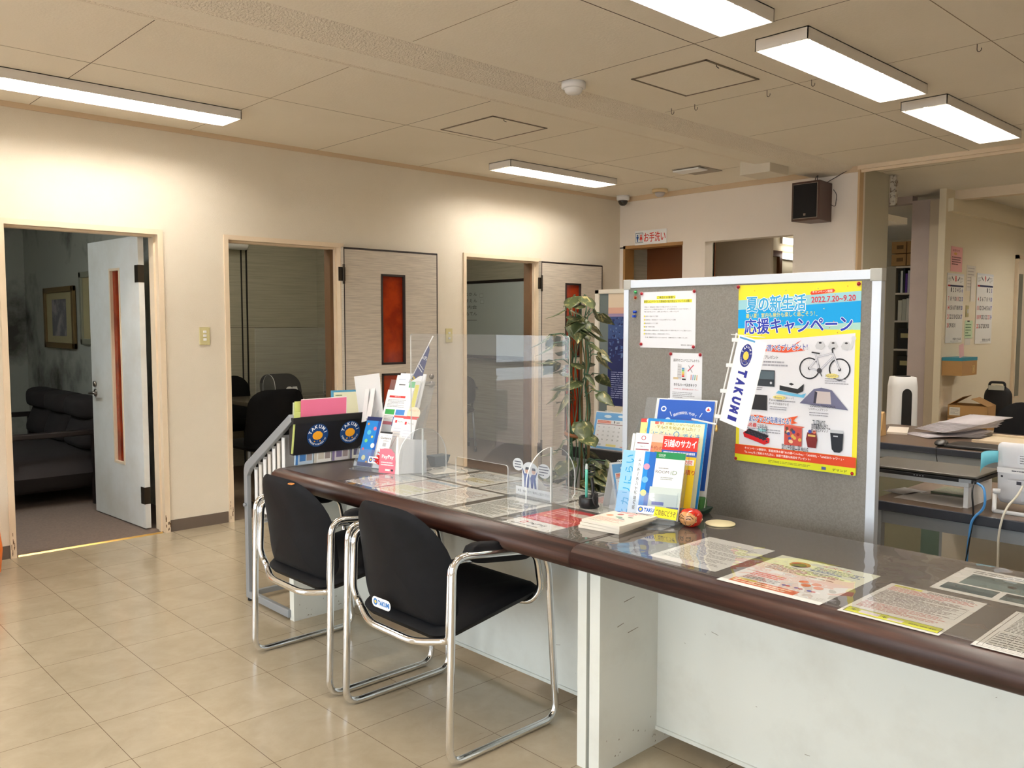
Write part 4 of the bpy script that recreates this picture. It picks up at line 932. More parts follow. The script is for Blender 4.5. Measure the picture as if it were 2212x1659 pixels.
# ================================================================== BROCHURE STANDS
def panelbox(parent,name,x0,x1,y0,z0,z1,lean,th=.003,matm=None):
    l=math.radians(lean); m=MB(); dy=math.sin(l); dz=math.cos(l)
    m.hexa([(x0,y0,z0),(x1,y0,z0),(x1,y0+th,z0),(x0,y0+th,z0),(x0,y0+(z1-z0)*dy,z0+(z1-z0)*dz),(x1,y0+(z1-z0)*dy,z0+(z1-z0)*dz),(x1,y0+th+(z1-z0)*dy,z0+(z1-z0)*dz),(x0,y0+th+(z1-z0)*dy,z0+(z1-z0)*dz)])
    return m.build(name,matm or M_acry2,parent)
def bstand(loc,ang,label,W_,tiers,depths,back,lean):
    t=thing('brochure_stand',label,'brochure stand',loc,math.radians(ang))
    l=math.radians(lean)
    panelbox(t,'back_panel',-W_,0,back[0],.0,back[1],lean)
    for k,(y0,z0,h) in enumerate(tiers):
        pk=panelbox(t,'pocket_front',-W_,0,y0,z0,h,lean,.0025)
        for x in (-W_,-.0025):
            m=MB(); a=(y0,z0); d=depths
            m.hexa([(x,y0,z0),(x+.0025,y0,z0),(x+.0025,y0+d,z0),(x,y0+d,z0),(x,y0+h*math.sin(l),z0+h*math.cos(l)),(x+.0025,y0+h*math.sin(l),z0+h*math.cos(l)),(x+.0025,y0+d+h*1.25*math.sin(l),z0+h*1.25*math.cos(l)),(x,y0+d+h*1.25*math.sin(l),z0+h*1.25*math.cos(l))])
            m.build('pocket_side',M_acry2,pk)
        MB().box((-W_,y0,z0),(0,y0+d,z0+.0025)).build('pocket_floor',M_acry2,pk)
    MB().hexa([(-W_+.03,-.06,0),(-.02,-.06,0),(0,.02,0),(-W_,.02,0),(-W_+.03,-.06,.0025),(-.02,-.06,.0025),(0,.02,.0025),(-W_,.02,.0025)]).build('base',M_acry2,t)
    MB().box((-W_,.02,0),(0,back[0]+.02,.0025)).build('base_rear',M_acry2,t)
    return t
def leafl(origin_t,x,y0,s0,w,h,lean,fn,label,th=.0012,name='leaflet',cat='leaflet',group=None,col=WHITE,roll=0):
    """leaflet standing in a stand: local x of its left edge, depth y0, raised s0 along the lean"""
    p=Page(w,h,col,th); fn(p,w,h); o=p.build(name)
    l=math.radians(lean); T=origin_t.matrix_basis.copy() if False else (Matrix.Translation(origin_t.location)@origin_t.rotation_euler.to_matrix().to_4x4())
    xd=Vector((math.cos(roll),0,0))+Vector((0,math.sin(l),math.cos(l)))*math.sin(roll); yd=Vector((0,math.sin(l),math.cos(l)))*math.cos(roll)-Vector((1,0,0))*math.sin(roll)
    P=Vector((x,y0,.004))+Vector((0,math.sin(l),math.cos(l)))*s0
    R=T.to_3x3(); frame(o,T@P,R@xd,R@yd); return tag(o,label,cat,group)
SA=bstand((2.183,1.571,.7032),-72,'clear three-tier brochure stand in the middle of the counter',.225,[(.0,.004,.10),(.08,.02,.19),(.15,.02,.25)],.045,(.22,.40),21)
L_A=21; GA='leaflets in the middle brochure stand'
def la1(p,w,h):
    p.rect(0,0,w*.36,h,(150,206,246)); p.rect(w*.36,0,w*.66,h,(232,242,250)); p.rect(w*.66,0,w,h,(28,140,220)); p.rect(w*.8,0,w,h,(20,100,190))
    for i,ch in enumerate('ヒカリにらい'): p.text(ch,w*.25,h*(.10+.155*i),w*.22,(40,160,220),w=h*.10 if False else None,rot=PI/2,bold=.02)
    p.text('県内最速インターネット',w*.53,h*.52,w*.085,(30,30,36),w=h*.74,rot=PI/2,bold=.015)
    for i,(c) in enumerate(((240,160,190),(120,190,236),(240,230,150))): p.lay().circ(w*.76,h*(.78-.19*i),w*.09,c)
    p.lay().poly([(w*.70,h*.06),(w*.83,h*.06),(w*.80,h*.16),(w*.73,h*.16)],(230,70,120)).circ(w*.765,h*.19,w*.05,(240,196,160))
o=leafl(SA,-.205,.013,.0,.115,.228,L_A,la1,'light blue and white leaflet with vertical Japanese writing at the left of the middle stand',.006,group=GA)
def la2(p,w,h):
    p.rect(0,h*.90,w,h,(22,136,80)); p.text('OIOI',w*.26,h*.955,h*.028,WHITE,w=w*.22,bold=.0); p.rect(w*.16,h*.925,w*.36,h*.93,WHITE)
    p.text('ROOM',w*.33,h*.70,h*.042,(50,50,54),w=w*.42); p.text('iD',w*.70,h*.70,h*.06,(110,140,110),w=w*.20); p.greek(w*.2,h*.745,w*.55,h*.765,1,(120,120,120),.5,seed=3)
    p.greek(w*.3,h*.58,w*.7,h*.63,2,(130,140,130),.4,seed=2); p.rect(0,h*.0,w,h*.47,(206,218,214)); p.rect(w*.12,h*.20,w*.50,h*.25,(56,80,170)); p.rect(w*.6,h*.12,w*.97,h*.19,(56,80,170))
    p.circ(w*.25,h*.14,w*.07,(220,190,160)).circ(w*.42,h*.12,w*.07,(90,160,210)).rect(w*.1,h*.03,w*.9,h*.09,(230,226,220))
leafl(SA,-.098,.013,.012,.105,.218,L_A,la2,'white leaflet with a green band reading ROOM iD in the middle stand',.006,group=GA)
def la3(p,w,h):
    p.rect(0,h*.80,w,h,(226,50,40)); p.text('引越のサカイ',w*.5,h*.90,h*.11,WHITE,w=w*.9,bold=.05); p.rect(0,h*.72,w,h*.80,(40,90,180)); p.greek(w*.05,h*.735,w*.95,h*.79,1,(220,230,250),.6,seed=2)
    p.rect(0,0,w,h*.72,(246,212,40)); p.rect(w*.62,h*.60,w*.95,h*.68,WHITE); p.text('訪問',w*.78,h*.64,h*.06,(220,60,60),bold=.03); p.text('見積り',w*.8,h*.5,h*.07,(200,40,40),bold=.03)
leafl(SA,-.098,.084,.040,.120,.235,L_A,la3,'red blue and yellow moving company leaflet in the middle tier',.003,group=GA)
def la4(p,w,h):
    p.rect(0,0,w,h,(238,150,110)); p.rect(0,h*.88,w,h,(236,206,196)); p.text('予約の取',w*.45,h*.80,h*.06,(120,50,30),w=w*.75); p.greek(w*.1,h*.70,w*.9,h*.75,1,(150,70,50),.4,seed=2); p.circ(w*.1,h*.78,w*.08,(236,120,160))
leafl(SA,-.150,.086,.04,.085,.240,L_A,la4,'orange leaflet tucked left of the moving company leaflet',.002,group=GA)
def la5(p,w,h):
    p.ring(w*.5,h*.93,w*.14,w*.04,(170,40,60)).rect(w*.15,h*.845,w*.85,h*.86,(120,30,60)); p.text('No.1',w*.5,h*.805,h*.025,(120,120,130)); p.rect(w*.1,h*.75,w*.9,h*.765,(160,60,90))
leafl(SA,-.196,.084,.045,.058,.235,L_A,la5,'narrow white leaflet with a red ring mark at the left of the middle tier',.002,group=GA)
leafl(SA,-.208,.090,.040,.010,.235,L_A,lambda p,w,h:None,'edge of a white booklet at the far left of the middle tier',.008,group=GA)
def la6(p,w,h):
    p.rect(0,0,w,h,(30,140,214)); p.rect(w*.045,0,w*.96,h*.965,(240,240,206))
    p.text('電気',w*.20,h*.950,h*.032,(210,50,60),w=w*.16,bold=.06,shear=.2); p.text('が楽しいがいっぱいの',w*.60,h*.942,h*.030,(176,160,30),w=w*.58,bold=.04,rot=-.03); p.text('でんきを始めました！！',w*.52,h*.898,h*.036,(176,160,30),w=w*.72,bold=.04,rot=-.03)
    p.text('にらい',w*.26,h*.815,h*.065,(50,150,210),w=w*.30,bold=.02); p.text('でんき',w*.76,h*.805,h*.065,(50,150,210),w=w*.28,bold=.02); p.ring(w*.51,h*.825,w*.05,w*.012,(60,140,200)).rect(w*.49,h*.775,w*.53,h*.79,(60,140,200))
    for i in range(60):
        a=rng.random()*PI; x=w*(.08+.84*rng.random()); y=h*(.70+.28*rng.random()); p.line([(x,y),(x+.005*math.cos(a),y+.005*math.sin(a))],.0012,((180,160,60),(90,110,110),(180,110,70))[i%3])
    p.circ(w*.2,h*.74,w*.05,(60,50,40)).circ(w*.36,h*.73,w*.05,(60,50,40))
leafl(SA,-.184,.156,.025,.210,.300,L_A,la6,'large yellow and blue leaflet with confetti marks in the rear tier',.003,group=GA)
def la7(p,w,h):
    p.rect(0,h*.955,w,h,(214,60,60)); p.circ(w*.14,h*.978,w*.04,WHITE); p.circ(w*.5,h*.72,w*.32,(240,160,80)).circ(w*.5,h*.69,w*.26,(240,226,232)); p.text('お',w*.12,h*.86,h*.04,(200,110,60))
leafl(SA,-.206,.162,.03,.20,.292,L_A,la7,'yellow leaflet with an orange arch peeking out left of the large yellow one',.002,col=(250,232,150),group=GA,roll=.02)
def la8(p,w,h):
    p.rect(0,0,w,h,(28,84,180)); p.ring(w*.10,h*.89,w*.05,w*.02,WHITE).circ(w*.9,h*.905,w*.05,(238,240,244)).poly([(w*.87,h*.89),(w*.93,h*.89),(w*.9,h*.925)],(214,50,50)); p.arc('最新情報をいち早く',w*.5,h*.60,w*.40,h*.032,WHITE,118,62)
    p.line([(w*.22,h*.86),(w*.26,h*.81)],.002,WHITE); p.line([(w*.8,h*.86),(w*.76,h*.81)],.002,WHITE); p.text('LINE',w*.5,h*.74,h*.05,WHITE,bold=.06); p.circ(w*.2,h*.76,w*.05,(210,230,250)).circ(w*.82,h*.745,w*.05,(210,230,250))
leafl(SA,-.174,.218,.075,.200,.315,L_A,la8,'tall blue card with white arched lettering at the very back of the middle stand',.002,group=GA,name='sign_card',cat='card')
lip=panelbox(SA,'white_backing',-.186,.032,.222,.0,.398,21,.002,M_white)
def la9(p,w,h): p.logo(w*.04,h*.5,h*.62,(20,90,180),w*.9)
leafl(SA,-.128,-.0015,.028,.075,.026,L_A,la9,'white TAKUMI sticker on the front of the middle brochure stand',.0008,name='logo_sticker',cat='sticker')
leafl(SA,-.070,-.0035,.022,.075,.034,L_A,lambda p,w,h:p.text('ご自由にどうぞ',w/2,h/2,h*.55,(50,50,40),w=w*.88,bold=.02),'yellow please-take-one label on the middle brochure stand',.001,col=(246,228,50),name='take_one_label',cat='label',roll=-.05)
# stand B
SB=bstand((2.131,2.970,.7032),-77,'clear brochure stand at the left of the counter with payment leaflets',.262,[(.0,.004,.085),(.075,.02,.22)],.036,(.12,.40),20)
LB=20; GB='leaflets in the left brochure stand'
def lb1(p,w,h):
    p.rect(0,0,w,h,(30,130,210)); p.rect(w*.8,0,w,h,(24,84,170)); p.rect(0,h*.92,w,h,(30,40,90))
    for i,c in enumerate(((236,150,60),(240,110,140),(90,190,220),(240,220,90),(120,200,120),(250,250,240),(220,90,110),(80,120,200),(240,240,180),(240,180,60))):
        p.lay().circ(w*(.18+.42*(i%2)+.08*((i*7)%3)),h*(.85-.085*i),w*(.07+.03*(i%3)),c,14)
    p.rect(0,0,w,h*.08,(30,50,110))
leafl(SB,-.250,.015,.0,.088,.226,LB,lb1,'blue leaflet with many coloured bubbles at the left of the left stand',.008,group=GB)
def lb2(p,w,h):
    p.rect(0,h*.955,w,h,(30,30,34)); p.text('See the',w*.6,h*.90,h*.022,(90,90,90)); p.text('Guidance',w*.55,h*.83,h*.055,(40,40,44),w=w*.85,bold=.01); p.text('OPEN',w*.6,h*.75,h*.028,(40,40,44),w=w*.4)
    p.rect(w*.4,h*.60,w*.68,h*.70,(190,190,194)); p.text('iTable',w*.18,h*.40,h*.04,(70,70,74),rot=PI/2)
leafl(SB,-.155,.010,.0,.072,.165,LB,lb2,'white leaflet with a black top edge reading Guidance in the left stand',.003,group=GB)
def lbp(seed):
    def f(p,w,h):
        p.rect(0,h*.955,w,h,(220,90,90)); p.rect(w*.18,h*.84,w*.32,h*.90,(222,50,60)); p.text('PayPay',w*.62,h*.865,h*.035,(130,130,134),w=w*.45); p.greek(w*.2,h*.5,w*.8,h*.75,4,(210,214,226),.3,seed=seed); p.line([(w*.3,h*.3),(w*.55,h*.55)],.001,(200,100,110)); p.rect(w*.6,h*.45,w*.75,h*.52,(60,60,70))
    return f
leafl(SB,-.140,.060,.03,.075,.205,LB,lbp(1),'white payment leaflet behind the Guidance leaflet',.002,group=GB)
leafl(SB,-.075,.050,.012,.078,.222,LB,lbp(2),'white payment leaflet at the right of the left stand',.002,group=GB)
def lb3(p,w,h):
    p.text('ダウンロード',w*.5,h*.75,h*.10,(236,150,60),w=w*.8,bold=.02)
p=Page(.001,.001,(244,236,206),.0008); p.poly([(0,0),(.07,0)]+[(.035+.038*math.cos(a),.02+.03*math.sin(a)) for a in [PI*i/12 for i in range(13)]],(244,236,206)); p.text('ダウンロード',.035,.033,.010,(236,150,60),w=.055,bold=.02); p.rect(0,0,.07,.006,(220,70,70))
o=p.build('price_tag'); l=math.radians(LB); T=Matrix.Translation(SB.location)@SB.rotation_euler.to_matrix().to_4x4(); frame(o,T@Vector((-.068,.058+.235*math.sin(l),.235*math.cos(l))),T.to_3x3()@Vector((1,0,0)),T.to_3x3()@Vector((0,math.sin(l),math.cos(l)))); tag(o,'cream rounded tag above the right payment leaflet','tag')
def lb4(p,w,h):
    p.rect(w*.12,h*.85,w*.75,h*.89,(204,50,50)); p.text('重要なお知らせ',w*.45,h*.87,h*.02,WHITE); p.greek(w*.1,h*.66,w*.85,h*.82,6,(130,130,134),.3,seed=5)
    p.rect(w*.08,h*.52,w*.45,h*.62,(60,160,80)); p.rect(w*.5,h*.52,w*.85,h*.62,(80,140,210)); p.greek(w*.08,h*.42,w*.45,h*.5,3,(170,170,170),.4,seed=6); p.rect(w*.06,h*.32,w*.45,h*.38,(200,60,90)); p.rect(w*.45,h*.30,w*.95,h*.48,(24,80,170)); p.circ(w*.55,h*.40,w*.05,WHITE); p.text('補助カード',w*.78,h*.40,h*.03,(240,230,120),w=w*.25)
leafl(SB,-.232,.084,.11,.150,.240,LB,lb4,'white notice with red heading and green and blue boxes in the left stand',.002,group=GB)
def lb5(p,w,h):
    p.rect(w*.55,h*.76,w*.92,h*.88,(120,190,140)); p.rect(w*.15,h*.80,w*.4,h*.82,(60,60,66)); p.greek(w*.1,h*.9,w*.4,h*.93,1,(110,140,190),.3,seed=3)
leafl(SB,-.212,.104,.18,.150,.240,LB,lb5,'white sheet with a green box at the very back of the left stand',.003,group=GB)
leafl(SB,-.198,.112,.19,.150,.238,LB,lambda p,w,h:None,'plain white sheet behind all others in the left stand',.006,group=GB)
leafl(SB,-.068,.070,.02,.028,.38,LB,lambda p,w,h:p.rect(w*.1,h*.6,w*.9,h*.95,(222,214,110)),'narrow yellowish sheet bent at the right side of the left stand',.002,group=GB,col=(226,226,222))
leafl(SB,-.180,-.0015,.022,.088,.030,LB,la9,'white TAKUMI sticker on the front of the left brochure stand',.0008,name='logo_sticker',cat='sticker')
# red feather, pink payment stand card, white display box
fe=MB(); 
for i in range(16):
    s=i/15; fe.add([(-.105+.055*s,-.006,.030+.055*s),(-.118+.055*s+.02*math.sin(i*1.7),-.010,.044+.060*s),(-.100+.055*s,-.007,.042+.055*s)],[(0,1,2)]); fe.add([(-.105+.055*s,-.006,.030+.055*s),(-.085+.05*s,-.010,.026+.05*s),(-.095+.055*s,-.006,.042+.055*s)],[(0,1,2)])
fe.v=[(x,y-.012,z) for x,y,z in fe.v]; o=fe.build('feather',mat('feather_red',srgb(214,34,30),.8)); o.location=SB.location; o.rotation_euler=SB.rotation_euler; tag(o,'red feather stuck on the left brochure stand','feather')
t=thing('payment_card_stand','pink payment card with rounded top standing in front of the left brochure stand','card',(2.095,2.955,.7032),math.radians(-74))
p=Page(.001,.001,(244,130,150),.0012); p.poly([(0,0),(.088,0),(.088,.05),(.082,.085),(.06,.105),(.03,.105),(.0,.10)],(244,130,150)); p.text('PayPay',.045,.068,.020,WHITE,w=.065,bold=.03); p.greek(.01,.03,.08,.05,2,WHITE,.45,seed=3); p.rect(.035,.010,.06,.018,WHITE).rect(.066,.010,.078,.018,(60,60,70))
setlocal(p.build('card_face'),t,(-.078,0,0),(1,0,0),(0,.12,1))
MB().hexa([(.006,.0,0),(.03,.0,0),(.075,.13,0),(.05,.13,0),(.006,.02,.155),(.014,.02,.155),(.06,.13,.13),(.05,.13,.13)]).build('white_support',M_white,t)
MB().hexa([(.030,.01,0),(.10,.10,0),(.10,.104,0),(.03,.014,0),(.05,.02,.15),(.10,.10,.14),(.10,.104,.14),(.05,.024,.15)]).build('white_wing',M_white,t)
# easel-back card seen from behind
t=thing('easel_card','white easel-back card seen from behind between the rack and the left stand','card stand',(2.235,3.345,.7032))
m=MB(); m.prism([(0,.20,.195),(0,.005,.225),(0,.035,.415),(0,.225,.39)],(.004,0,0)) 
MB().prism([(.0,.072,.172),(.0,-.118,.200),(.0,-.088,.410),(.0,.118,.385)],(.004,0,0)).build('card',M_white,t)
MB().hexa([(-.05,-.055,.19),(-.05,-.02,.182),(.0,.02,.33),(.0,-.01,.335),(-.052,-.055,.19),(-.052,-.02,.182),(-.002,.02,.33),(-.002,-.01,.335)]).build('strut',M_white,t)
MB().hexa([(-.055,-.105,.215),(-.055,-.065,.205),(.0,-.03,.335),(.0,-.06,.34),(-.057,-.105,.215),(-.057,-.065,.205),(-.002,-.03,.335),(-.002,-.06,.34)]).build('strut',M_white,t)
MB().tube([(.02,-.02,.0),(.01,-.01,.20)],.004,n=8).build('stem',M_white,t); MB().box((-.02,-.06,0),(.06,.04,.004)).build('foot',M_white,t)
def pcard(p,w,h):
    p.rect(0,0,w,h,(90,160,196)); p.rect(w*.06,h*.04,w*.94,h*.95,(240,238,206)); p.circ(w*.2,h*.45,w*.07,(50,40,36)).circ(w*.2,h*.42,w*.05,(236,200,170)); p.greek(w*.1,h*.6,w*.25,h*.9,5,(110,130,90),.4,seed=2); p.greek(w*.86,h*.5,w*.93,h*.9,5,(90,110,110),.5,seed=3)
p=Page(.235,.20,(90,160,196),.003); pcard(p,.235,.20); o=p.build('framed_notice',(2.30,3.78,.80),(.95,-.25,0),(0,0,1)); tag(o,'light blue bordered notice half hidden behind the white easel card','notice')
MB_=MB().box((2.30,3.62,.66),(2.56,3.86,.80)); tag(MB_.build('rack_top_box',M_white),'white box behind the rack carrying the blue bordered notice','box') if False else None
# small banners
def banner(foot,top,right_top,right_bot,bot,label,logo=True,clips=4):
    t=thing('mini_banner',label,'banner',foot); F=Vector(foot)
    a=Vector(top)-F; MB().tube([(0,0,0),tuple(a)],.0028,n=8).build('pole',M_white,t)
    tl=Vector(bot); return t,F
t=thing('mini_banner','small white TAKUMI pole banner leaning from the middle brochure stand','banner',(2.30,1.512,.90))
A=Vector((0,-.014,.14)); B=Vector((0,-.079,.412))
MB().tube([(.03,.10,.13),(0,-.012,.125),tuple(A),tuple(B)],.003,n=8).build('pole',M_white,t)
p0=Vector((-.003,-.014,.140)); u=(B-A).normalized(); xr=Vector((-.10,-1,-.14)).normalized()
pw,ph=.105,.275
p=Page(pw,ph,WHITE,.0006); p.emblem(pw*.40,ph*.80,.021,1.7,(246,210,90),(40,50,130))
for i,ch in enumerate('TAKUM1'): p.text(ch,pw*.42,ph*(.60-.105*i),.034,(36,44,140),w=.022 if ch!='1' else .013,bold=.07 if ch!='1' else .03,rot=-PI/2)
p.rect(pw*.05,ph*.965,pw*.6,ph*.985,(90,160,210))
setlocal(p.build('cloth'),t,tuple(A+Vector((-.004,-.012,0))),tuple(xr),tuple(u))
for s in (0,.33,.66,.98):
    c=A+(B-A)*(.04+.9*s); MB().box((c.x-.005,c.y-.026,c.z-.006),(c.x+.005,c.y+.010,c.z+.006)).build('clip',M_white,t,bevel=.002)
MB().tube([tuple(B+Vector((0,.02,-.004))),tuple(B+Vector((-.005,-.10,-.012)))],.0015,n=6).build('crossbar',M_white,t)
MB().lathe([(0,0),(.004,.003),(.0045,.01),(.003,.022),(0,.024)],n=10).build('finial',M_brass,t,loc=(0,-.013,.10))
t=thing('mini_banner','small navy and yellow pole banner behind the left brochure stand','banner',(2.33,3.17,1.02))
A=Vector((0,.03,.0)); B=Vector((.0,-.195,.265))
MB().tube([(0,.06,-.04),tuple(B)],.0028,n=8).build('pole',M_white,t)
u=(B-Vector((0,.06,-.04))).normalized(); xr=Vector((.72,-.62,-.22)).normalized(); 
p=Page(.001,.001,(90,96,140),.0005)
n=10; outl=[(0,0),(.07,-.05),(.066,.03),(.052,.12),(.036,.20),(.018,.30),(0,.33)]
p.poly(outl,(84,90,136)); p.line([(0,.20),(.034,.175)],.004,WHITE); p.line([(0,.215),(.034,.19)],.003,WHITE); p.text('火',.026,.12,.05,(236,206,80),bold=.06,rot=.9); p.text('の',.03,.06,.04,(236,206,80),bold=.06,rot=.9); p.text('守',.016,.25,.022,WHITE,bold=.03,rot=.9); p.text('ホ',.010,.03,.04,(40,40,110),bold=.06,rot=.9)
setlocal(p.build('cloth'),t,(-.003,.045,-.02),tuple(xr),tuple(u))

# ================================================================== UNSEEN FILL LAMPS ADDED TO BRIGHTEN THE SIDE ROOMS AND CORRIDOR
def add_fill_lamp(loc,label,e,col=(1,.95,.86)):
    t=thing('fill_lamp',label,'lamp',loc)
    MB().lathe([(0,-.05),(.15,-.05),(.18,-.02),(.18,0)]).build('diffuser',mat('fill_glow_%d'%int(e*10),(1,1,1),.5,emit=(col,e)),t)
add_fill_lamp((3.1,6.0,2.42),'unseen round fill lamp added to brighten the meeting room, hidden by the wall above the doorway',15,(1,.95,.82))
add_fill_lamp((5.0,6.1,2.42),'unseen round fill lamp added to brighten the whiteboard room, hidden by the wall above the doorway',17,(1,.97,.88))
add_fill_lamp((.3,6.0,2.42),'unseen bluish fill lamp added to brighten the dark lounge, hidden by the wall left of the doorway',30,(.85,.94,1))  # bluish fill in place of daylight from a lounge window
add_fill_lamp((7.30,3.75,2.235),'unseen round fill lamp added to brighten the corridor, hidden above the pass-through opening',9,(1,.95,.84))
# ================================================================== BULLETIN BOARD
BXX=2.62
t=thing('bulletin_board','freestanding grey bulletin board with aluminium frame behind the counter','bulletin board',(BXX,1.632,0))
yl,yr,zt,zb=.508,-.500,1.508,.36
MB().box((.004,yr+.02,zb+.02),(.022,yl-.02,zt-.02)).build('felt_panel',M_felt,t)
fw_=.030
m=MB().box((0,yr,zt-fw_),(.028,yl,zt)).box((0,yr,zb),(.028,yl,zb+fw_)); m.box((0,yl-fw_*.8,zb),(.028,yl,zt)).box((0,yr,.05),(.028,yr+fw_,zt)); m.box((0,yl-fw_*.8,.05),(.028,yl,zb))
m.build('frame',M_alu,t,bevel=.0015)
for (a,b) in ((yl-.034,yl+.0015),(yr-.0015,yr+.036)): MB().box((-.002,a,zt-.036),(.030,b,zt+.003)).build('corner_cap',mat('cap_grey',srgb(178,178,172),.5),t,bevel=.002)
for y in (yl-.015,yr+.015): MB().box((-.25,y-.02,.0),(.28,y+.02,.05)).build('foot',M_grey,t,bevel=.006)
Fx=BXX+.0035
# campaign poster
pw,ph=.435,.612
p=Page(pw,ph,(246,234,60),.0004); U=lambda a:a*pw; V_=lambda b:b*ph
Y1,CY,LB1=(246,234,60),(0,162,232),(140,204,226)
p.rect(0,V_(.80),pw,V_(.88),(130,200,236)); p.rect(0,V_(.865),pw,V_(.885),(150,214,220))
p.poly([(0,V_(.84)),(pw,V_(.90)),(pw,V_(.95)),(0,V_(.915))],(160,214,226)); p.poly([(0,V_(.755)),(0,V_(.86)),(pw,V_(.90)),(pw,V_(.79))],CY); p.poly([(0,V_(.755)),(pw,V_(.79)),(pw,V_(.745)),(U(.5),V_(.76))],(170,216,206))
p.rect(0,V_(.70),pw,V_(.752),Y1)
p.rect(U(.03),V_(.094),U(.965),V_(.695),(240,241,248)); p.poly([(U(.03),V_(.69)),(U(.965),V_(.69)),(U(.965),V_(.735)),(U(.5),V_(.705))],(240,241,248))
p.lay().text('夏の新生活',U(.325),V_(.895),V_(.085),(60,170,226),w=U(.50),bold=.05,rot=.02,out=(WHITE,.0035))
p.poly([(U(.62),V_(.955)),(U(.79),V_(.965)),(U(.805),V_(.955)),(U(.79),V_(.945)),(U(.62),V_(.935)),(U(.61),V_(.945))],(226,74,40)); p.text('キャンペーン期間',U(.705),V_(.952),V_(.014),WHITE,w=U(.155),bold=.02,rot=.03)
p.lay().text('2022.7.20~9.20',U(.79),V_(.913),V_(.032),(206,50,70),w=U(.34),bold=.02,rot=.03)
p.text('暑い夏！室内も屋外も楽しく過ごそう！',U(.36),V_(.832),V_(.026),(238,228,110),w=U(.58),bold=.02,rot=.03)
p.lay().text('応援キャンペーン',U(.50),V_(.775),V_(.085),(40,60,176),w=U(.88),bold=.045,rot=.03,out=(WHITE,.003))
for i in range(34):
    x=U(.05+.9*rng.random()); y=V_(.72+.26*rng.random()); s_=.004; a=rng.random()*6
    p.poly([(x,y),(x+s_*math.cos(a),y+s_*math.sin(a)),(x+s_*math.cos(a+1.2),y+s_*math.sin(a+1.2))],((236,120,60),(250,214,120),(120,170,120),(200,110,80))[i%4])
p.lay().poly([(U(.08),V_(.665)),(U(.25),V_(.668)),(U(.45),V_(.655)),(U(.55),V_(.695)),(U(.50),V_(.665)),(U(.58),V_(.64)),(U(.42),V_(.625)),(U(.2),V_(.63))],(224,84,50)); p.text('いずれか選べるプレゼント!',U(.35),V_(.652),V_(.036),(70,80,170),w=U(.50),bold=.03,rot=.05,out=(WHITE,.002))
for i,x in enumerate((.66,.76,.86)): p.poly([(U(x),V_(.665)),(U(x+.02),V_(.69)),(U(x+.06),V_(.69)),(U(x+.08),V_(.665)),(U(x+.05),V_(.645)),(U(x+.01),V_(.65))],(214,216,222)); p.circ(U(x+.04),V_(.682),U(.012),(60,60,66),10,.6)
p.line([(U(.93),V_(.65)),(U(.955),V_(.705))],U(.02),(220,222,226)); p.circ(U(.955),V_(.708),U(.018),(226,228,232),12)
p.text('1',U(.135),V_(.595),V_(.022),(60,60,66)); p.text('名様',U(.18),V_(.597),V_(.024),(214,50,50),bold=.04); p.text('にプレゼント',U(.29),V_(.598),V_(.020),(60,60,66),w=U(.14)); p.greek(U(.12),V_(.545),U(.45),V_(.58),2,(170,170,180),.5,seed=3)
# bicycle
def wheel(x,y): 
    p.lay().ring(x,y,U(.082),U(.010),(40,42,48),36)
    for k in range(10): a=PI*k/10; p.line([(x-U(.07)*math.cos(a),y-U(.07)*math.sin(a)),(x+U(.07)*math.cos(a),y+U(.07)*math.sin(a))],.0002,(190,192,200))
    p.circ(x,y,U(.012),(60,60,66),12)
wx1,wx2,wy=U(.62),U(.855),V_(.545)
wheel(wx1,wy); wheel(wx2,wy)
fr=(226,228,238); sh_=(150,154,170)
bbk=(U(.70),V_(.535)); seat=(U(.665),V_(.625)); head=(U(.80),V_(.63))
for a,b in (((wx1,wy),bbk),((wx1,wy),(seat[0]+U(.008),seat[1]-V_(.03))),(bbk,seat),(bbk,(head[0]+U(.005),head[1]-V_(.02))),((seat[0]+U(.01),seat[1]-V_(.02)),head),(head,(wx2,wy))):
    p.line([a,b],U(.012),sh_); p.line([a,b],U(.008),fr)
p.line([(seat[0]-U(.03),seat[1]+V_(.006)),(seat[0]+U(.035),seat[1])],U(.010),(40,40,46)); p.line([head,(head[0]-U(.005),head[1]+V_(.022)),(head[0]+U(.015),head[1]+V_(.026))],U(.010),(50,50,56))
p.circ(bbk[0],bbk[1],U(.02),(70,70,76),16); p.line([bbk,(bbk[0]+U(.02),bbk[1]-V_(.03))],U(.006),(60,60,66))
p.circ(U(.80),V_(.510),U(.05),(240,226,140),16,.35); p.text('クロスバイク',U(.80),V_(.510),V_(.014),(90,90,100),w=U(.11)); p.greek(U(.745),V_(.465),U(.93),V_(.50),3,(170,170,180),.4,seed=4)
p.lay().rect(U(.15),V_(.435),U(.335),V_(.525),(52,58,66)); p.rect(U(.155),V_(.475),U(.33),V_(.52),(84,100,110)); p.circ(U(.305),V_(.455),U(.010),(210,214,220),10); p.text('レンジ',U(.13),V_(.45),V_(.014),(70,70,76),w=U(.06)); p.greek(U(.12),V_(.41),U(.24),V_(.43),2,(150,150,160),.4,seed=5)
p.lay().poly([(U(.35),V_(.400)),(U(.58),V_(.385)),(U(.60),V_(.41)),(U(.56),V_(.40)),(U(.37),V_(.415))],(110,190,230)); p.poly([(U(.38),V_(.445)),(U(.46),V_(.475)),(U(.58),V_(.46)),(U(.53),V_(.43))],(238,240,246)); p.poly([(U(.38),V_(.445)),(U(.53),V_(.43)),(U(.58),V_(.46)),(U(.575),V_(.42)),(U(.53),V_(.405)),(U(.38),V_(.42))],(40,42,46)); p.poly([(U(.455),V_(.455)),(U(.475),V_(.462)),(U(.50),V_(.455)),(U(.48),V_(.447))],(40,42,46))
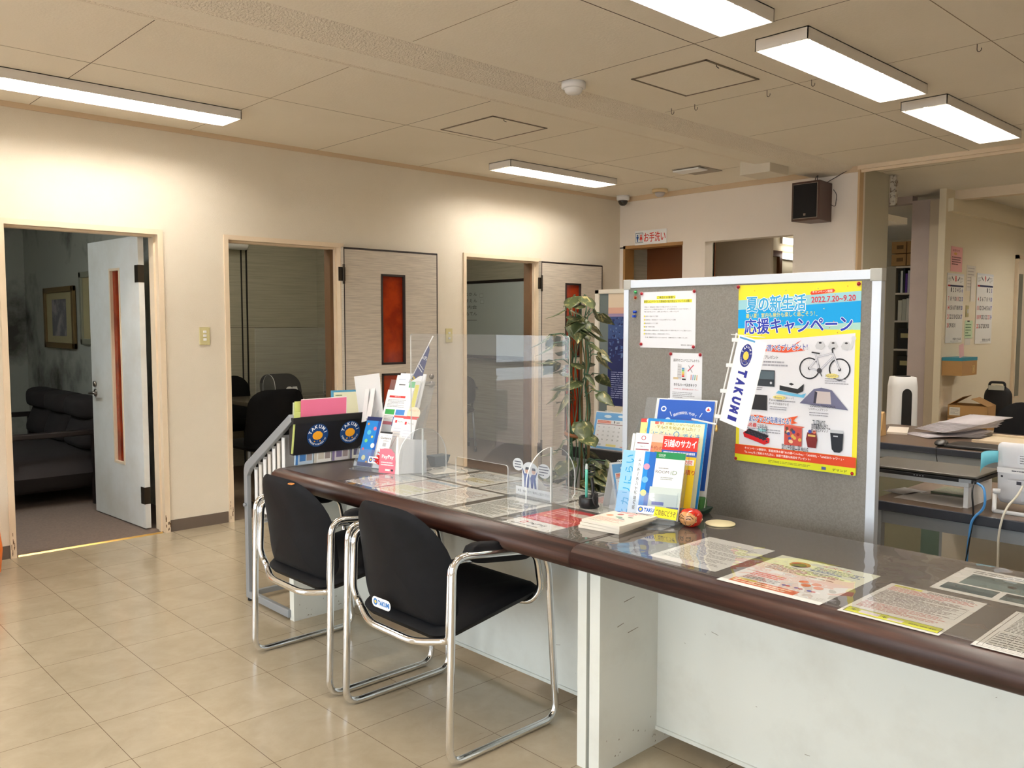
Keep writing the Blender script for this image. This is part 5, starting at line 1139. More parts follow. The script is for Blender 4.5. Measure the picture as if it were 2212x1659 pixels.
p.circ(U(.38),V_(.378),U(.055),(240,226,140),16,.3); p.text('Braavaブラーバ',U(.42),V_(.378),V_(.013),(90,90,100),w=U(.16)); p.greek(U(.36),V_(.352),U(.52),V_(.366),1,(150,150,160),.4,seed=6)
p.lay().rect(U(.13),V_(.30),U(.275),V_(.385),(38,38,42)); p.text('Panasonic',U(.35),V_(.362),V_(.012),(110,110,120),w=U(.11)); p.text('ポータブル防水テレビ',U(.375),V_(.342),V_(.014),(70,70,76),w=U(.17)); p.greek(U(.30),V_(.305),U(.46),V_(.33),2,(160,160,170),.4,seed=7)
p.lay().poly([(U(.55),V_(.355)),(U(.66),V_(.435)),(U(.72),V_(.445)),(U(.80),V_(.435)),(U(.93),V_(.335))],(110,112,142)); p.poly([(U(.66),V_(.36)),(U(.67),V_(.425)),(U(.79),V_(.425)),(U(.80),V_(.36))],(206,196,196)); p.poly([(U(.66),V_(.36)),(U(.67),V_(.425)),(U(.69),V_(.42)),(U(.68),V_(.36))],(60,60,76))
p.lay().text('LOGOSxTEOGONIA',U(.735),V_(.347),V_(.015),(60,60,66),w=U(.2)); p.text('ソロキャンプテント',U(.70),V_(.328),V_(.014),(70,70,76),w=U(.15)); p.greek(U(.63),V_(.29),U(.80),V_(.315),2,(160,160,170),.4,seed=8)
p.lay().poly([(U(.08),V_(.265)),(U(.20),V_(.272)),(U(.38),V_(.255)),(U(.54),V_(.285)),(U(.50),V_(.255)),(U(.54),V_(.245)),(U(.40),V_(.225)),(U(.2),V_(.228))],(226,90,44)); p.text('素敵なグッズが毎週当たる！',U(.28),V_(.250),V_(.034),(50,90,170),w=U(.40),bold=.04,rot=.0,out=(WHITE,.002))
p.text('3名様',U(.145),V_(.212),V_(.024),(224,56,50),w=U(.085),bold=.03); p.text('に当たる',U(.235),V_(.212),V_(.020),(70,70,76),w=U(.08)); p.greek(U(.10),V_(.172),U(.42),V_(.20),2,(160,160,170),.4,seed=9)
V0=V_; V_=lambda b:V0(b+.035*min(1,max(0,(.25-b)/.1)))
p.lay().poly([(U(.07),V_(.128)),(U(.08),V_(.105)),(U(.26),V_(.072)),(U(.30),V_(.085)),(U(.305),V_(.11)),(U(.11),V_(.15))],(206,32,40)); p.poly([(U(.08),V_(.128)),(U(.12),V_(.158)),(U(.30),V_(.125)),(U(.26),V_(.098))],(34,34,42)); 
for i in range(6):
    for j in range(3): p.circ(U(.115+.03*i+.008*j),V_(.140-.0065*i-.010*j+.004),U(.009),(58,58,72),8,.6)
p.circ(U(.24),V_(.155),U(.04),(150,214,220),14,.3); p.text('たこ焼き器',U(.245),V_(.155),V_(.013),(70,70,80),w=U(.08))
p.lay().rect(U(.43),V_(.085),U(.575),V_(.215),(196,80,70)); p.poly([(U(.43),V_(.215)),(U(.46),V_(.225)),(U(.60),V_(.215)),(U(.575),V_(.205))],(210,110,90)); 
for i in range(14): p.circ(U(.445+.115*rng.random()),V_(.10+.10*rng.random()),U(.014),((90,70,60),(236,200,160),(60,70,140),(220,180,90),(150,40,40))[i%5],8)
p.poly([(U(.62),V_(.175)),(U(.61),V_(.13)),(U(.625),V_(.085)),(U(.69),V_(.085)),(U(.70),V_(.13)),(U(.69),V_(.175))],(120,36,36)); p.rect(U(.625),V_(.145),U(.685),V_(.158),(220,190,110)); p.circ(U(.64),V_(.183),U(.014),(60,70,160),10).circ(U(.675),V_(.183),U(.013),(230,120,90),10)
p.text('黒ひげ危機一発 MAX5',U(.52),V_(.066),V_(.013),(50,50,60),w=U(.22)); p.greek(U(.42),V_(.058),U(.58),V_(.068),1,(150,150,160),.4,seed=10) if False else None
p.lay().poly([(U(.815),V_(.09)),(U(.80),V_(.19)),(U(.90),V_(.19)),(U(.895),V_(.09)),(U(.875),V_(.075)),(U(.835),V_(.075))],(34,38,48)); p.rect(U(.80),V_(.19),U(.90),V_(.215),(206,210,216)); p.rect(U(.825),V_(.16),U(.86),V_(.17),(200,204,210)); p.text('THERMOS',U(.71),V_(.247),V_(.012),(90,100,110),w=U(.10)); p.text('真空断熱タンブラー',U(.725),V_(.219),V_(.012),(60,60,70),w=U(.15))
V_=V0
p.z+=.0001
red0,red1=.062,.105
# lower bands
p.rect(0,0,pw,V_(.045),(226,230,40)); p.rect(0,V_(.039),pw,V_(.094),(220,74,36)); p.text('キャンペーン期間中、家庭用浄水器｢水の調べ re-fine｣・｢ANESIS｣・｢ANESISシャワー｣・',U(.5),V_(.078),V_(.014),WHITE,w=U(.82),bold=.03); p.text('｢la- cura｣をご契約された方に、抽選で素敵な商品をプレゼント!',U(.37),V_(.056),V_(.014),WHITE,w=U(.56),bold=.03)
p.greek(U(.30),V_(.012),U(.68),V_(.026),2,(130,130,50),.4,seed=12); p.rect(U(.74),V_(.010),U(.775),V_(.026),(80,90,150)); p.text('デマンド',U(.88),V_(.017),V_(.014),(40,40,44),w=U(.11),bold=.03)
PO=p.build('campaign_poster',(Fx,1.630,.862),*DN_X); tag(PO,'large yellow and blue summer campaign poster with a bicycle, pinned on the grey board','poster')
# notice
p=Page(.252,.212,(238,240,246),.0004); a,b=.252,.212
p.rect(a*.30,b*.87,a*.64,b*.925,(240,236,70)); p.text('ご来店のお客様へ',a*.47,b*.898,b*.045,(40,40,40),w=a*.32,bold=.02); p.rect(a*.06,b*.80,a*.93,b*.855,(240,236,70)); p.text('新型コロナウイルス感染症の拡大防止についてのお願い',a*.49,b*.828,b*.045,(40,40,40),w=a*.85,bold=.02)
for i,l_ in enumerate(('平素より、有限会社をご利用いただき誠にありがとうございます。','新型コロナウイルス感染症の拡大防止として、以下の対策を取らせていただいております。ご','不便をお掛け致しますが、ご理解ご協力の程よろしくお願いいたします。')): p.text(l_,a*(.37,.49,.385)[i],b*(.73-.042*i),b*.024,(60,60,64),w=a*(.60,.84,.65)[i])
for i,(l_,w_) in enumerate((('お客様・社員のマスク着用',.24),('お客様来店・契約前後のテーブルおよび椅子をアルコール消毒',.56),('飲み物を紙コップでご提供',.24),('店舗・事務所の換気',.18),('隣のお客様との間隔をあけて、飛沫防止の為のマスク着用や咳エチケットにご協力ください。',.84),('体調が優れない場合は、ご来店をお控えください。',.46),('その他、臨機応変に対応してまいりますので、ご理解の程よろしくお願いいたします。',.78))):
    y=b*(.565-.063*i)
    if i<6: p.circ(a*.075,y,b*.016,(226,214,60),12)
    p.text(l_,a*(.09+w_/2),y,b*.024,(50,50,54),w=a*w_)
p.text('有限会社 拓実住宅',a*.85,b*.06,b*.026,(50,50,54),w=a*.20)
tag(p.build('covid_notice',(Fx,2.058,1.249),*DN_X),'white Japanese notice with two yellow highlighted headings pinned on the board','notice')
p=Page(.140,.197,(238,240,246),.0004); a,b=.140,.197
p.text('浦添市のコンドミニアムホテル',a*.5,b*.86,b*.055,(30,30,34),w=a*.82,bold=.02)
p.poly([(a*.22,b*.5),(a*.24,b*.8),(a*.36,b*.78),(a*.36,b*.5)],(206,206,210)); p.poly([(a*.36,b*.52),(a*.37,b*.74),(a*.52,b*.72),(a*.52,b*.52)],(226,228,230))
for i in range(5): p.rect(a*.37,b*(.55+.035*i),a*.45,b*(.58+.035*i),((210,70,70),(230,160,60),(220,214,90),(110,190,130),(90,150,210))[i]); p.line([(a*.24,b*(.54+.05*i)),(a*.35,b*(.54+.048*i))],.001,(120,120,126))
p.rect(a*.1,b*.5,a*.26,b*.54,(206,186,150)).rect(a*.38,b*.49,a*.5,b*.52,(60,60,66)); p.line([(a*.56,b*.66),(a*.74,b*.78)],.004,(200,70,90)); p.line([(a*.58,b*.77),(a*.7,b*.64)],.002,(90,90,100))
for i,c in enumerate(((200,120,120),(90,140,190),(90,160,110),(210,170,110))): p.line([(a*(.66+.06*i),b*.5),(a*(.67+.06*i),b*.60)],.0035,c)
p.text('ホテルハーベスオキナワ',a*.48,b*.40,b*.055,(26,26,30),w=a*.72,bold=.04); p.text('～2019年11月、浦添市宮城に堂々オープン～',a*.5,b*.32,b*.028,(200,60,70),w=a*.8); p.greek(a*.08,b*.05,a*.8,b*.27,7,(160,160,166),.35,seed=4)
tag(p.build('hotel_flyer',(Fx,1.915,1.036),*DN_X),'small white hotel flyer pinned under the notice on the board','flyer')
# flower pins
def pin(y,z,c1,c2,label,group):
    t=thing('flower_pin',label,'pin',(Fx-.0015,y,z),0,group)
    m=MB()
    for k in range(12):
        a0=2*PI*k/12; m.add([(-.002,.003*math.cos(a0-.35),.003*math.sin(a0-.35)),(-.004,.0115*math.cos(a0),.0115*math.sin(a0)),(-.002,.003*math.cos(a0+.35),.003*math.sin(a0+.35)),(-.001,0,0)],[(0,1,2,3)])
    m.lathe([(0,0),(.004,0),(.004,.003),(0,.003)],n=10); m.build('petals',ink(*c1),t)
    h=MB().lathe([(.0055,0),(.006,.003),(.004,.0065),(0,.0075)],n=14); h.xf(Matrix.Rotation(-PI/2,4,'Y')); h.build('centre',ink(*c2),t)
pk=((236,170,170),(160,30,44))
for (y,z,l) in ((1.63,1.468,'upper left corner of the campaign poster'),(1.203,1.465,'upper right corner of the campaign poster'),(1.626,.868,'lower left corner of the campaign poster'),(1.206,.868,'lower right corner of the campaign poster'),(2.052,1.455,'upper left corner of the white notice'),(1.812,1.458,'upper right corner of the white notice'),(2.052,1.262,'lower left corner of the white notice'),(1.812,1.256,'lower right corner of the white notice'),(1.912,1.228,'upper left corner of the hotel flyer'),(1.782,1.228,'upper right corner of the hotel flyer')):
    pin(y,z,*pk,'pink daisy push pin with red centre at the '+l,'pink daisy push pins on the board')
pin(2.082,1.462,(110,200,130),(60,150,90),'green daisy push pin at the upper left edge of the board','spare pins at the left edge of the board')
pin(2.082,1.441,(240,190,130),(150,50,30),'orange daisy push pin just below the green one','spare pins at the left edge of the board')
for z,l in ((1.386,'upper blue push pin at the left edge of the board'),(1.369,'lower blue push pin at the left edge of the board')):
    m=MB().lathe([(.004,0),(.0055,.004),(.003,.006),(.003,.012),(.0055,.014),(0,.015)],n=12); m.xf(Matrix.Rotation(-PI/2,4,'Y'))
    tag(m.build('push_pin',ink(40,80,200),loc=(Fx-.001,2.08+(.003 if z<1.38 else 0),z)),l,'pin','blue push pins on the board')
# ================================================================== SECOND BOARD WITH THE NIGHT CITY POSTER
t=thing('partition_board','green grey partition panel with cream frame behind the plant','partition',(3.62,2.75,0))
MB().box((0,-.45,.1),(.03,.40,1.51)).build('felt_panel',M_felt2,t)
MB().box((-.01,.375,0),(.04,.405,1.528)).box((-.01,-.47,0),(.04,-.45,1.528)).box((-.01,-.47,1.505),(.04,.405,1.528)).build('frame',M_beige,t,bevel=.002)
for y in (.38,-.44): MB().box((-.2,y-.02,0),(.24,y+.02,.03)).build('foot',M_beige,t)
p=Page(.48,.655,(26,34,84),.0005); a,b=.48,.655
p.rect(0,b*.84,a,b,(216,196,170)); p.rect(0,b*.80,a,b*.86,(206,160,140)); p.rect(0,b*.78,a,b*.81,(150,130,160)); p.rect(0,b*.60,a,b*.785,(50,72,120))
r=random.Random(8)
for i in range(420):
    x=a*r.random(); y=b*(.42+.36*r.random()); w=.004+.012*r.random(); h=.003+.02*r.random()*(1-(y/b-.42)*2); c=((30,44,96),(44,66,120),(70,96,150),(22,30,76),(90,110,150))[r.randrange(5)]
    p.mb.add([(x,y,p.z),(min(a,x+w),y,p.z),(min(a,x+w),y+max(h,.002),p.z),(x,y+max(h,.002),p.z)],[(0,1,2,3)],p.mi(c)); p.z+=.0000012
p.line([(a*.33,b*.5),(a*.34,b*.76)],.0015,(150,160,190)); p.text('本日は',a*.42,b*.455,b*.042,(226,228,236),w=a*.3,bold=.03)
p.greek(a*.05,b*.10,a*.95,b*.33,13,(150,156,190),.3,seed=5); p.rect(0,-b*.0,a,b*.005,(26,34,84))
tag(p.build('city_poster',(3.618,3.062,.865),*DN_X),'tall dark blue night city poster pinned on the partition panel','poster')
p=Page(.48,.09,(222,210,184),.0005); p.circ(.13,.055,.008,(60,50,50)).circ(.12,.045,.007,(60,50,50)).circ(.14,.045,.007,(60,50,50)); p.line([(.13,.03),(.13,.05)],.002,(60,50,50)); p.line([(.02,.015),(.3,.018)],.001,(150,130,110))
tag(p.build('poster_footer',(3.616,3.065,.80),*DN_X),'cream strip with a small clover mark hanging below the night city poster','poster')
# desk and calendar below
t=thing('side_desk','dark topped side desk holding the rear desk calendar','desk',(3.40,2.72,0))
MB().box((-.12,-.55,.665),(.20,.36,.70)).build('desktop',M_desk,t,bevel=.003); MB().box((-.13,-.55,.645),(-.11,.36,.70)).build('edge_strip',M_blackm,t)
for (x,y) in ((-.1,.33),(-.1,-.52),(.17,.33),(.17,-.52)): MB().box((x-.015,y-.015,0),(x+.015,y+.015,.665)).build('leg',M_grey,t)
MB().box((-.10,-.5,.35),(-.09,.3,.665)).build('front_panel',M_grey,t)
deskcal((3.345,2.905,.70),math.radians(-84),'blue edged desk calendar behind the plant beside the partition panel',w=.26,h=.19,d=.055)
# ================================================================== CLIMBING PLANT
t=thing('pothos_plant','tall artificial pothos plant climbing bamboo stakes behind the counter','plant',(2.98,2.70,0))
MB().lathe([(0,0),(.10,0),(.13,.26),(.14,.27),(.13,.28),(.12,.27),(.11,.24),(0,.24)]).build('pot',mat('pot_white',srgb(206,200,190),.5),t)
MB().lathe([(0,.24),(.115,.245)],n=20).build('soil',mat('soil',srgb(50,36,26),.95),t)
stk=mat('bamboo',srgb(116,92,52),.6,bump=(30,.2)); r=random.Random(21)
SP=((-.03,.045),(.02,-.04),(.05,.03),(-.05,-.02))
for i,(x,y) in enumerate(SP[:3]): MB().tube([(x*.8,y*.8,.24),(x*1.0+.01,y*1.0,.8),(x*.7,y*.7,(1.42,1.36,1.30)[i])],.0065,n=8).build('bamboo_stake',stk,t)
for z,rr in ((.82,.062),(.42,.075)): MB().tube([(rr*math.cos(a),rr*math.sin(a),z+.008*math.sin(a)) for a in [2*PI*k/24 for k in range(24)]],.006,n=6,closed=True,flat=1.6).build('ring',mat('terracotta_plastic',srgb(150,92,48),.5),t)
vn=mat('vine_green',srgb(74,112,84),.6)
vines=[]
for i in range(11):
    a0=2*PI*i/11; path=[]
    for k in range(24):
        z=.26+(1.08+.06*(i%3))*k/23; rr=.030+.026*abs(math.sin(k*.55+i)); a=a0+.05*k*(1 if i%2 else -1)+.15*math.sin(k*.8+i*2)
        path.append((rr*math.cos(a),rr*math.sin(a),z))
    vines.append(path); MB().tube(path,.0028,n=5).build('vine',vn,t)
def leafmat():
    m=bpy.data.materials.new('pothos_leaf'); m.use_nodes=True; nt=m.node_tree; N=nt.nodes.new; L=nt.links.new; p=nt.nodes['Principled BSDF']
    tc=N('ShaderNodeTexCoord'); n=N('ShaderNodeTexNoise'); n.inputs['Scale'].default_value=40; n.inputs['Detail'].default_value=4; n.inputs['Distortion'].default_value=.8
    mp=N('ShaderNodeMapping'); mp.inputs['Scale'].default_value=(1,1,.35); L(tc.outputs['Object'],mp.inputs[0]); L(mp.outputs[0],n.inputs['Vector'])
    r=N('ShaderNodeValToRGB'); e=r.color_ramp.elements; e[0].position=.50; e[0].color=(*srgb(72,84,52),1); e[1].position=.66; e[1].color=(*srgb(196,184,132),1); e2=r.color_ramp.elements.new(.57); e2.color=(*srgb(104,108,64),1)
    L(n.outputs[0],r.inputs[0]); L(r.outputs[0],p.inputs['Base Color']); p.inputs['Roughness'].default_value=.38; return m
LM=leafmat()
lf=MB()
def addleaf(P,d,size,droop,tw):
    """heart shaped leaf, stem point P, pointing along horizontal angle d, drooping"""
    n=9; V=[]; F=[]
    D=Vector((math.cos(d)*math.cos(droop),math.sin(d)*math.cos(droop),-math.sin(droop))); S=Vector((-math.sin(d),math.cos(d),0)); Nn=S.cross(D); S=S*math.cos(tw)+Nn*math.sin(tw); Nn=S.cross(D)
    for i in range(n+1):
        u=i/n; wd=.50*math.sin(PI*min(1,u*1.02)**.62)*(1-u*.25)*size; back=-.16*size*(1 if i else 0)*max(0,1-u*4)
        c=P+D*size*u-Nn*size*.22*u*u
        for j in (-2,-1,0,1,2):
            s=j/2; V.append(c+S*wd*s+Nn*(.10*size*abs(s)*(1-u))+ (D*back*abs(s)))
    for i in range(n):
        for j in range(4): q=i*5+j; F.append((q,q+1,q+6,q+5))
    lf.add(V,F,0,True)
def leafat(z,ang,reach,size,droop,tw=0):
    b=Vector((.035*math.cos(ang),.035*math.sin(ang),z)); P=b+Vector((math.cos(ang)*reach,math.sin(ang)*reach,.03))
    lf.tube([b,b*.5+P*.5+Vector((0,0,.02)),P],.0018,1,n=5)
    addleaf(P,ang+r.uniform(-.3,.3),size,droop,tw)
cam_a=math.atan2(-2.62,-2.98)
for i in range(66):
    z=(1.41-.46*(i/36)**1.1) if i<36 else (.84-.14*r.random() if i<40 else .36+.36*r.random()); ang=cam_a+r.uniform(-2.2,2.2) if i%3 else r.uniform(0,6.28)
    leafat(z+r.uniform(-.02,.02),ang,.02+.085*r.random(),.068+.045*r.random(),r.uniform(.2,1.25),r.uniform(-.6,.6))
for i in range(12): leafat(.30+.40*r.random(),cam_a+r.uniform(-1.8,1.8),.04+.06*r.random(),.10+.035*r.random(),r.uniform(.5,1.2),r.uniform(-.4,.4))
leafat(1.44,cam_a+.5,.03,.10,.9,.2); leafat(1.44,cam_a-.4,.03,.10,.9,-.2); leafat(1.33,cam_a,.03,.13,1.2,0); leafat(1.26,cam_a-1.6,.10,.12,.8); leafat(.86,cam_a+.3,.03,.12,1.2)
fo=lf.build('foliage',[LM,vn],t); md=fo.modifiers.new('s','SOLIDIFY'); md.thickness=.0006

# ================================================================== STAFF AREA BEHIND THE COUNTER
def sdesk(x0,x1,y0,y1,label,panel=None):
    t=thing('office_desk',label,'desk',((x0+x1)/2,(y0+y1)/2,0)); a,b=(x1-x0)/2,(y1-y0)/2
    MB().box((-a,-b,.667),(a,b,.70)).build('desktop',M_desk,t,bevel=.002)
    MB().box((-a-.006,-b,.665),(-a+.004,b,.6995)).build('edge_band',mat('edge_slate',srgb(44,48,58),.45,var=(srgb(60,62,68),40,.6,.75)),t,bevel=.003)
    MB().box((-a+.012,-b+.01,.618),(-a+.03,b-.01,.667)).build('apron',M_grey,t)
    for y in (-b+.02,b-.02):
        for x in (-a+.02,a-.02): MB().box((x-.016,y-.016,0),(x+.016,y+.016,.665)).build('leg',M_grey,t)
    if panel: MB().box((-a+.05,-b+.02,.10),(-a+.06,b-.02,.665)).build('front_panel',panel,t)
    else: MB().box((a-.05,-b+.02,.25),(a-.04,b-.02,.665)).build('rear_panel',M_beige,t)
    return t
d1=sdesk(3.085,3.78,-.7,1.345,'dark topped staff desk nearest the counter, carrying the laptop and phone')
d2=sdesk(4.62,5.52,-.2,2.30,'second dark topped staff desk behind the first, carrying envelopes and a mouse',mat('panel_olive',srgb(112,110,90),.6))
tag(MB().box((3.86,1.35,.0),(3.89,1.46,.60)).build('green_partition',mat('screen_green',srgb(84,104,92),.8)),'green panel standing between the two staff desks','panel')
# laptop stand + laptop
t=thing('laptop_stand','white raised shelf on the near staff desk under the laptop','stand',(3.29,1.25,.70))
MB().box((-.12,-.205,.072),(.12,.26,.090)).build('shelf',M_white,t,bevel=.002)
MB().box((-.12,-.205,0),(.12,-.19,.072)).build('leg',M_white,t); MB().box((-.12,.245,0),(.12,.26,.072)).build('leg',M_white,t); MB().box((-.12,-.05,0),(.12,.15,.004)).build('cross_sheet',M_white,t) if False else None
t=thing('laptop','closed black laptop lying on the white raised shelf','laptop',(3.26,1.215,.7905))
MB().box((-.125,-.205,.003),(.125,.205,.017)).build('base',M_rubber,t,bevel=.003); MB().box((-.125,-.205,.019),(.125,.205,.028)).build('lid',mat('lid_grey',srgb(70,66,58),.35),t,bevel=.003)
p=Page(.001,.001,(150,150,156),.0003); 
for i in range(4): p.circ(.0+.010*i,.0,.0022,(170,174,180),10)
setlocal(p.build('port_icons'),t,(-.1265,.0,.010),*DN_X)
MB().box((-.1275,-.19,.004),(-.12,-.15,.016)).build('port_cover',M_grey,t)
# phone
t=thing('desk_phone','white desk phone seen from behind on the near staff desk','phone',(3.22,.865,.70))
b=MB(); l=.25
b.pillow(lambda a,c,h:(.02-(c)*.10-h+.03,a,.125+c),rrect(.24,.215,.02,5),-.018,.018,rings=6,k=8); b.build('body',mat('phone_white',srgb(232,232,236),.4),t)
p=Page(.001,.001,(226,228,234),.0005); p.poly(rrect(.085,.04,.012,4,0,.058),(236,238,244)); p.greek(-.035,.042,.035,.075,4,(120,120,130),.35,seed=3); p.rect(-.105,.008,.09,.026,(244,244,246)); p.greek(-.06,.012,.07,.022,1,(90,90,100),.4,seed=2)
p.circ(-.09,-.005,.004,(60,60,66),8).circ(.08,-.005,.004,(60,60,66),8); p.rect(-.07,-.022,.09,-.014,(210,212,218)); p.rect(-.045,-.03,-.03,-.018,(70,70,80)); p.rect(.0,-.034,.014,-.024,(240,240,244)); p.rect(-.03,-.085,.06,-.05,(206,208,216)); p.rect(-.02,-.075,.0,-.06,(240,240,246))
setlocal(p.build('rear_labels'),t,(.02+.012-.018-.019,0,.125),(0,-1,0),(-.10,0,1))
MB().tube(fillet([(-.02,.105,.06),(-.055,.095,.01),(-.055,.095,.006),(-.055,-.1,.006),(-.02,-.105,.06)],.02),.007,n=8).build('kick_stand',M_white,t)
MB().lathe([(0,0),(.012,.0),(.012,.014),(0,.014)],n=14).build('hinge_knob',M_white,t,loc=(-.02,.10,.062))
hs=MB(); n=8; V=[];F=[]
for i in range(n+1):
    a=PI*.55*i/n; V+=[(-.01,.115+.045*math.sin(a)*1.0,.19-.055*(1-math.cos(a))),(.03,.115+.045*math.sin(a),.195-.055*(1-math.cos(a))-.004)]
for i in range(n): F.append((2*i,2*i+1,2*i+3,2*i+2))
hs=MB(); V=[];F=[]
for i in range(n+1):
    s_=i/n; y=.105+.055*math.sin(s_*PI/2); z0=.205-.018*s_**2; z1=.165-.045*s_**1.5
    V+=[(.0,y,z0),(.0,y,z1)]
for i in range(n): F.append((2*i,2*i+1,2*i+3,2*i+2))
hs.add(V,F,0,True); o=hs.build('sticky_note',ink(120,206,226),t); md=o.modifiers.new('s','SOLIDIFY'); md.thickness=.001
def cable(name,pts,r_,m,label): tag(MB().tube(fillet(pts,.05,6),r_,n=8).build(name,m),label,'cable','cables hanging in front of the near staff desk')
cable('network_cable',[(3.12,1.00,.80),(3.05,.955,.80),(3.06,.955,.73),(3.06,.995,.69),(3.065,1.005,.60),(3.07,1.012,.45),(3.09,1.05,.10),(3.2,1.2,.01)],.0042,mat('cable_blue',srgb(80,150,214),.45),'light blue network cable hanging over the near staff desk edge')
cable('power_cable',[(3.115,1.01,.803),(3.05,.995,.785),(3.065,.99,.70),(3.062,1.00,.62),(3.07,1.02,.45),(3.1,1.08,.10),(3.2,1.25,.01)],.003,M_rubber,'thin black cable beside the light blue one')
cable('phone_cable',[(3.18,.88,.80),(3.14,.885,.77),(3.06,.895,.74),(3.06,.912,.66),(3.065,.910,.45),(3.1,.9,.10),(3.2,.9,.01)],.0036,mat('cable_white',srgb(222,216,200),.5),'cream phone cable hanging from the white phone')
def dsheet(x,y,w,h,ang,c,label,z=.7006,th=.0006,nm='paper_sheet',fn=None,cat='paper'):
    p=Page(w,h,c,th); 
    if fn: fn(p,w,h)
    a=math.radians(ang); o=p.build(nm,(x,y,z),(-math.sin(a),-math.cos(a),0),(math.cos(a),-math.sin(a),0)); return tag(o,label,cat)
dsheet(3.27,1.385,.10,.13,15,(206,206,210),'small pale note under the laptop shelf at the left')
dsheet(3.17,1.30,.24,.16,4,(216,212,210),'wide white sheet lying half under the laptop shelf')
dsheet(3.36,1.24,.15,.14,0,(104,108,84),'olive booklet with printed lines under the laptop shelf',th=.007,nm='booklet',fn=lambda p,w,h:p.greek(w*.1,h*.1,w*.9,h*.9,8,(60,64,54),.5,seed=3),cat='booklet')
# second desk
dsheet(4.99,2.10,.11,.30,-20,(238,228,214),'short stack of white paper at the left of the second desk',th=.012)
en=random.Random(4)
for i in range(13):
    z=.712+.0055*i if i>3 else .7012+.003*i
    t_=MB(); w=.235; h=.34; a=math.radians(-38+2.2*i+en.uniform(-2,2))
    n=8; V=[];F=[]
    for k in range(n+1):
        u=k/n; 
        for j in (0,1): V.append(((j-.5)*w+.0,(u-.5)*h, .035*(u*u)*(.25+.06*i) + .010*math.sin(u*5+i)*u+ (.004 if j else 0)))
    for k in range(n): q=2*k; F.append((q,q+1,q+3,q+2))
    t_.add(V,F,0,True); o=t_.build('envelope',mat('envelope_grey',srgb(206,200,204),.7)); md=o.modifiers.new('s','SOLIDIFY'); md.thickness=.003
    o.location=(5.16+.012*i-.0*i,1.845-.010*i,z); o.rotation_euler=(0,0,a-PI/2)
    tag(o,'grey white window envelope in the fanned pile on the second desk','envelope','fanned envelopes on the second desk')
t=thing('computer_mouse','black computer mouse near the edge of the second desk','mouse',(4.70,1.69,.7005),math.radians(10))
MB().pillow(lambda a,b_,h:(a,b_,.002+(h+.0)*(1-.35*abs(a)/.05)),rrect(.10,.06,.026,6),-.0,.036,rings=6,k=3).build('shell',M_rubber,t); MB().lathe([(0,0),(.005,0),(.004,.004),(0,.005)],n=10).build('scroll_wheel',M_nickel,t,loc=(-.02,0,.028))
tag(MB().tube(fillet([(4.655,1.69,.706),(4.61,1.685,.702),(4.605,1.68,.67),(4.608,1.66,.55)],.01),.0022,n=6).build('mouse_cable',M_rubber),'thin mouse cable running over the edge of the second desk','cable')
tag(MB().box((4.66,1.30,.701),(4.86,1.665,.716)).build('tablet',M_rubber,bevel=.004),'flat black closed device beside the mouse on the second desk','device')
tag(MB().box((4.93,1.05,.701),(5.28,1.62,.711)).box((4.93,1.05,.711),(4.95,1.62,.722)).box((5.26,1.05,.711),(5.28,1.62,.722)).build('document_tray',mat('tray_tan',srgb(224,206,176),.5),bevel=.002),'tan document tray at the right of the envelopes','tray')
t=thing('desk_card_holder','light wooden card holder at the left edge of the second desk','holder',(4.88,2.10,.70))
MB().prism([(-.03,-.025,0),(.05,-.025,0),(.03,-.025,.13),(.015,-.025,.14),(.0,-.025,.13)],(0,.05,0)).build('block',mat('wood_pale',srgb(214,176,120),.5),t,bevel=.003); p=Page(.04,.03,(60,80,130),.0006); p.greek(.004,.004,.036,.026,2,WHITE,.4,seed=2); setlocal(p.build('label'),t,(-.031,.02,.004),*DN_X)
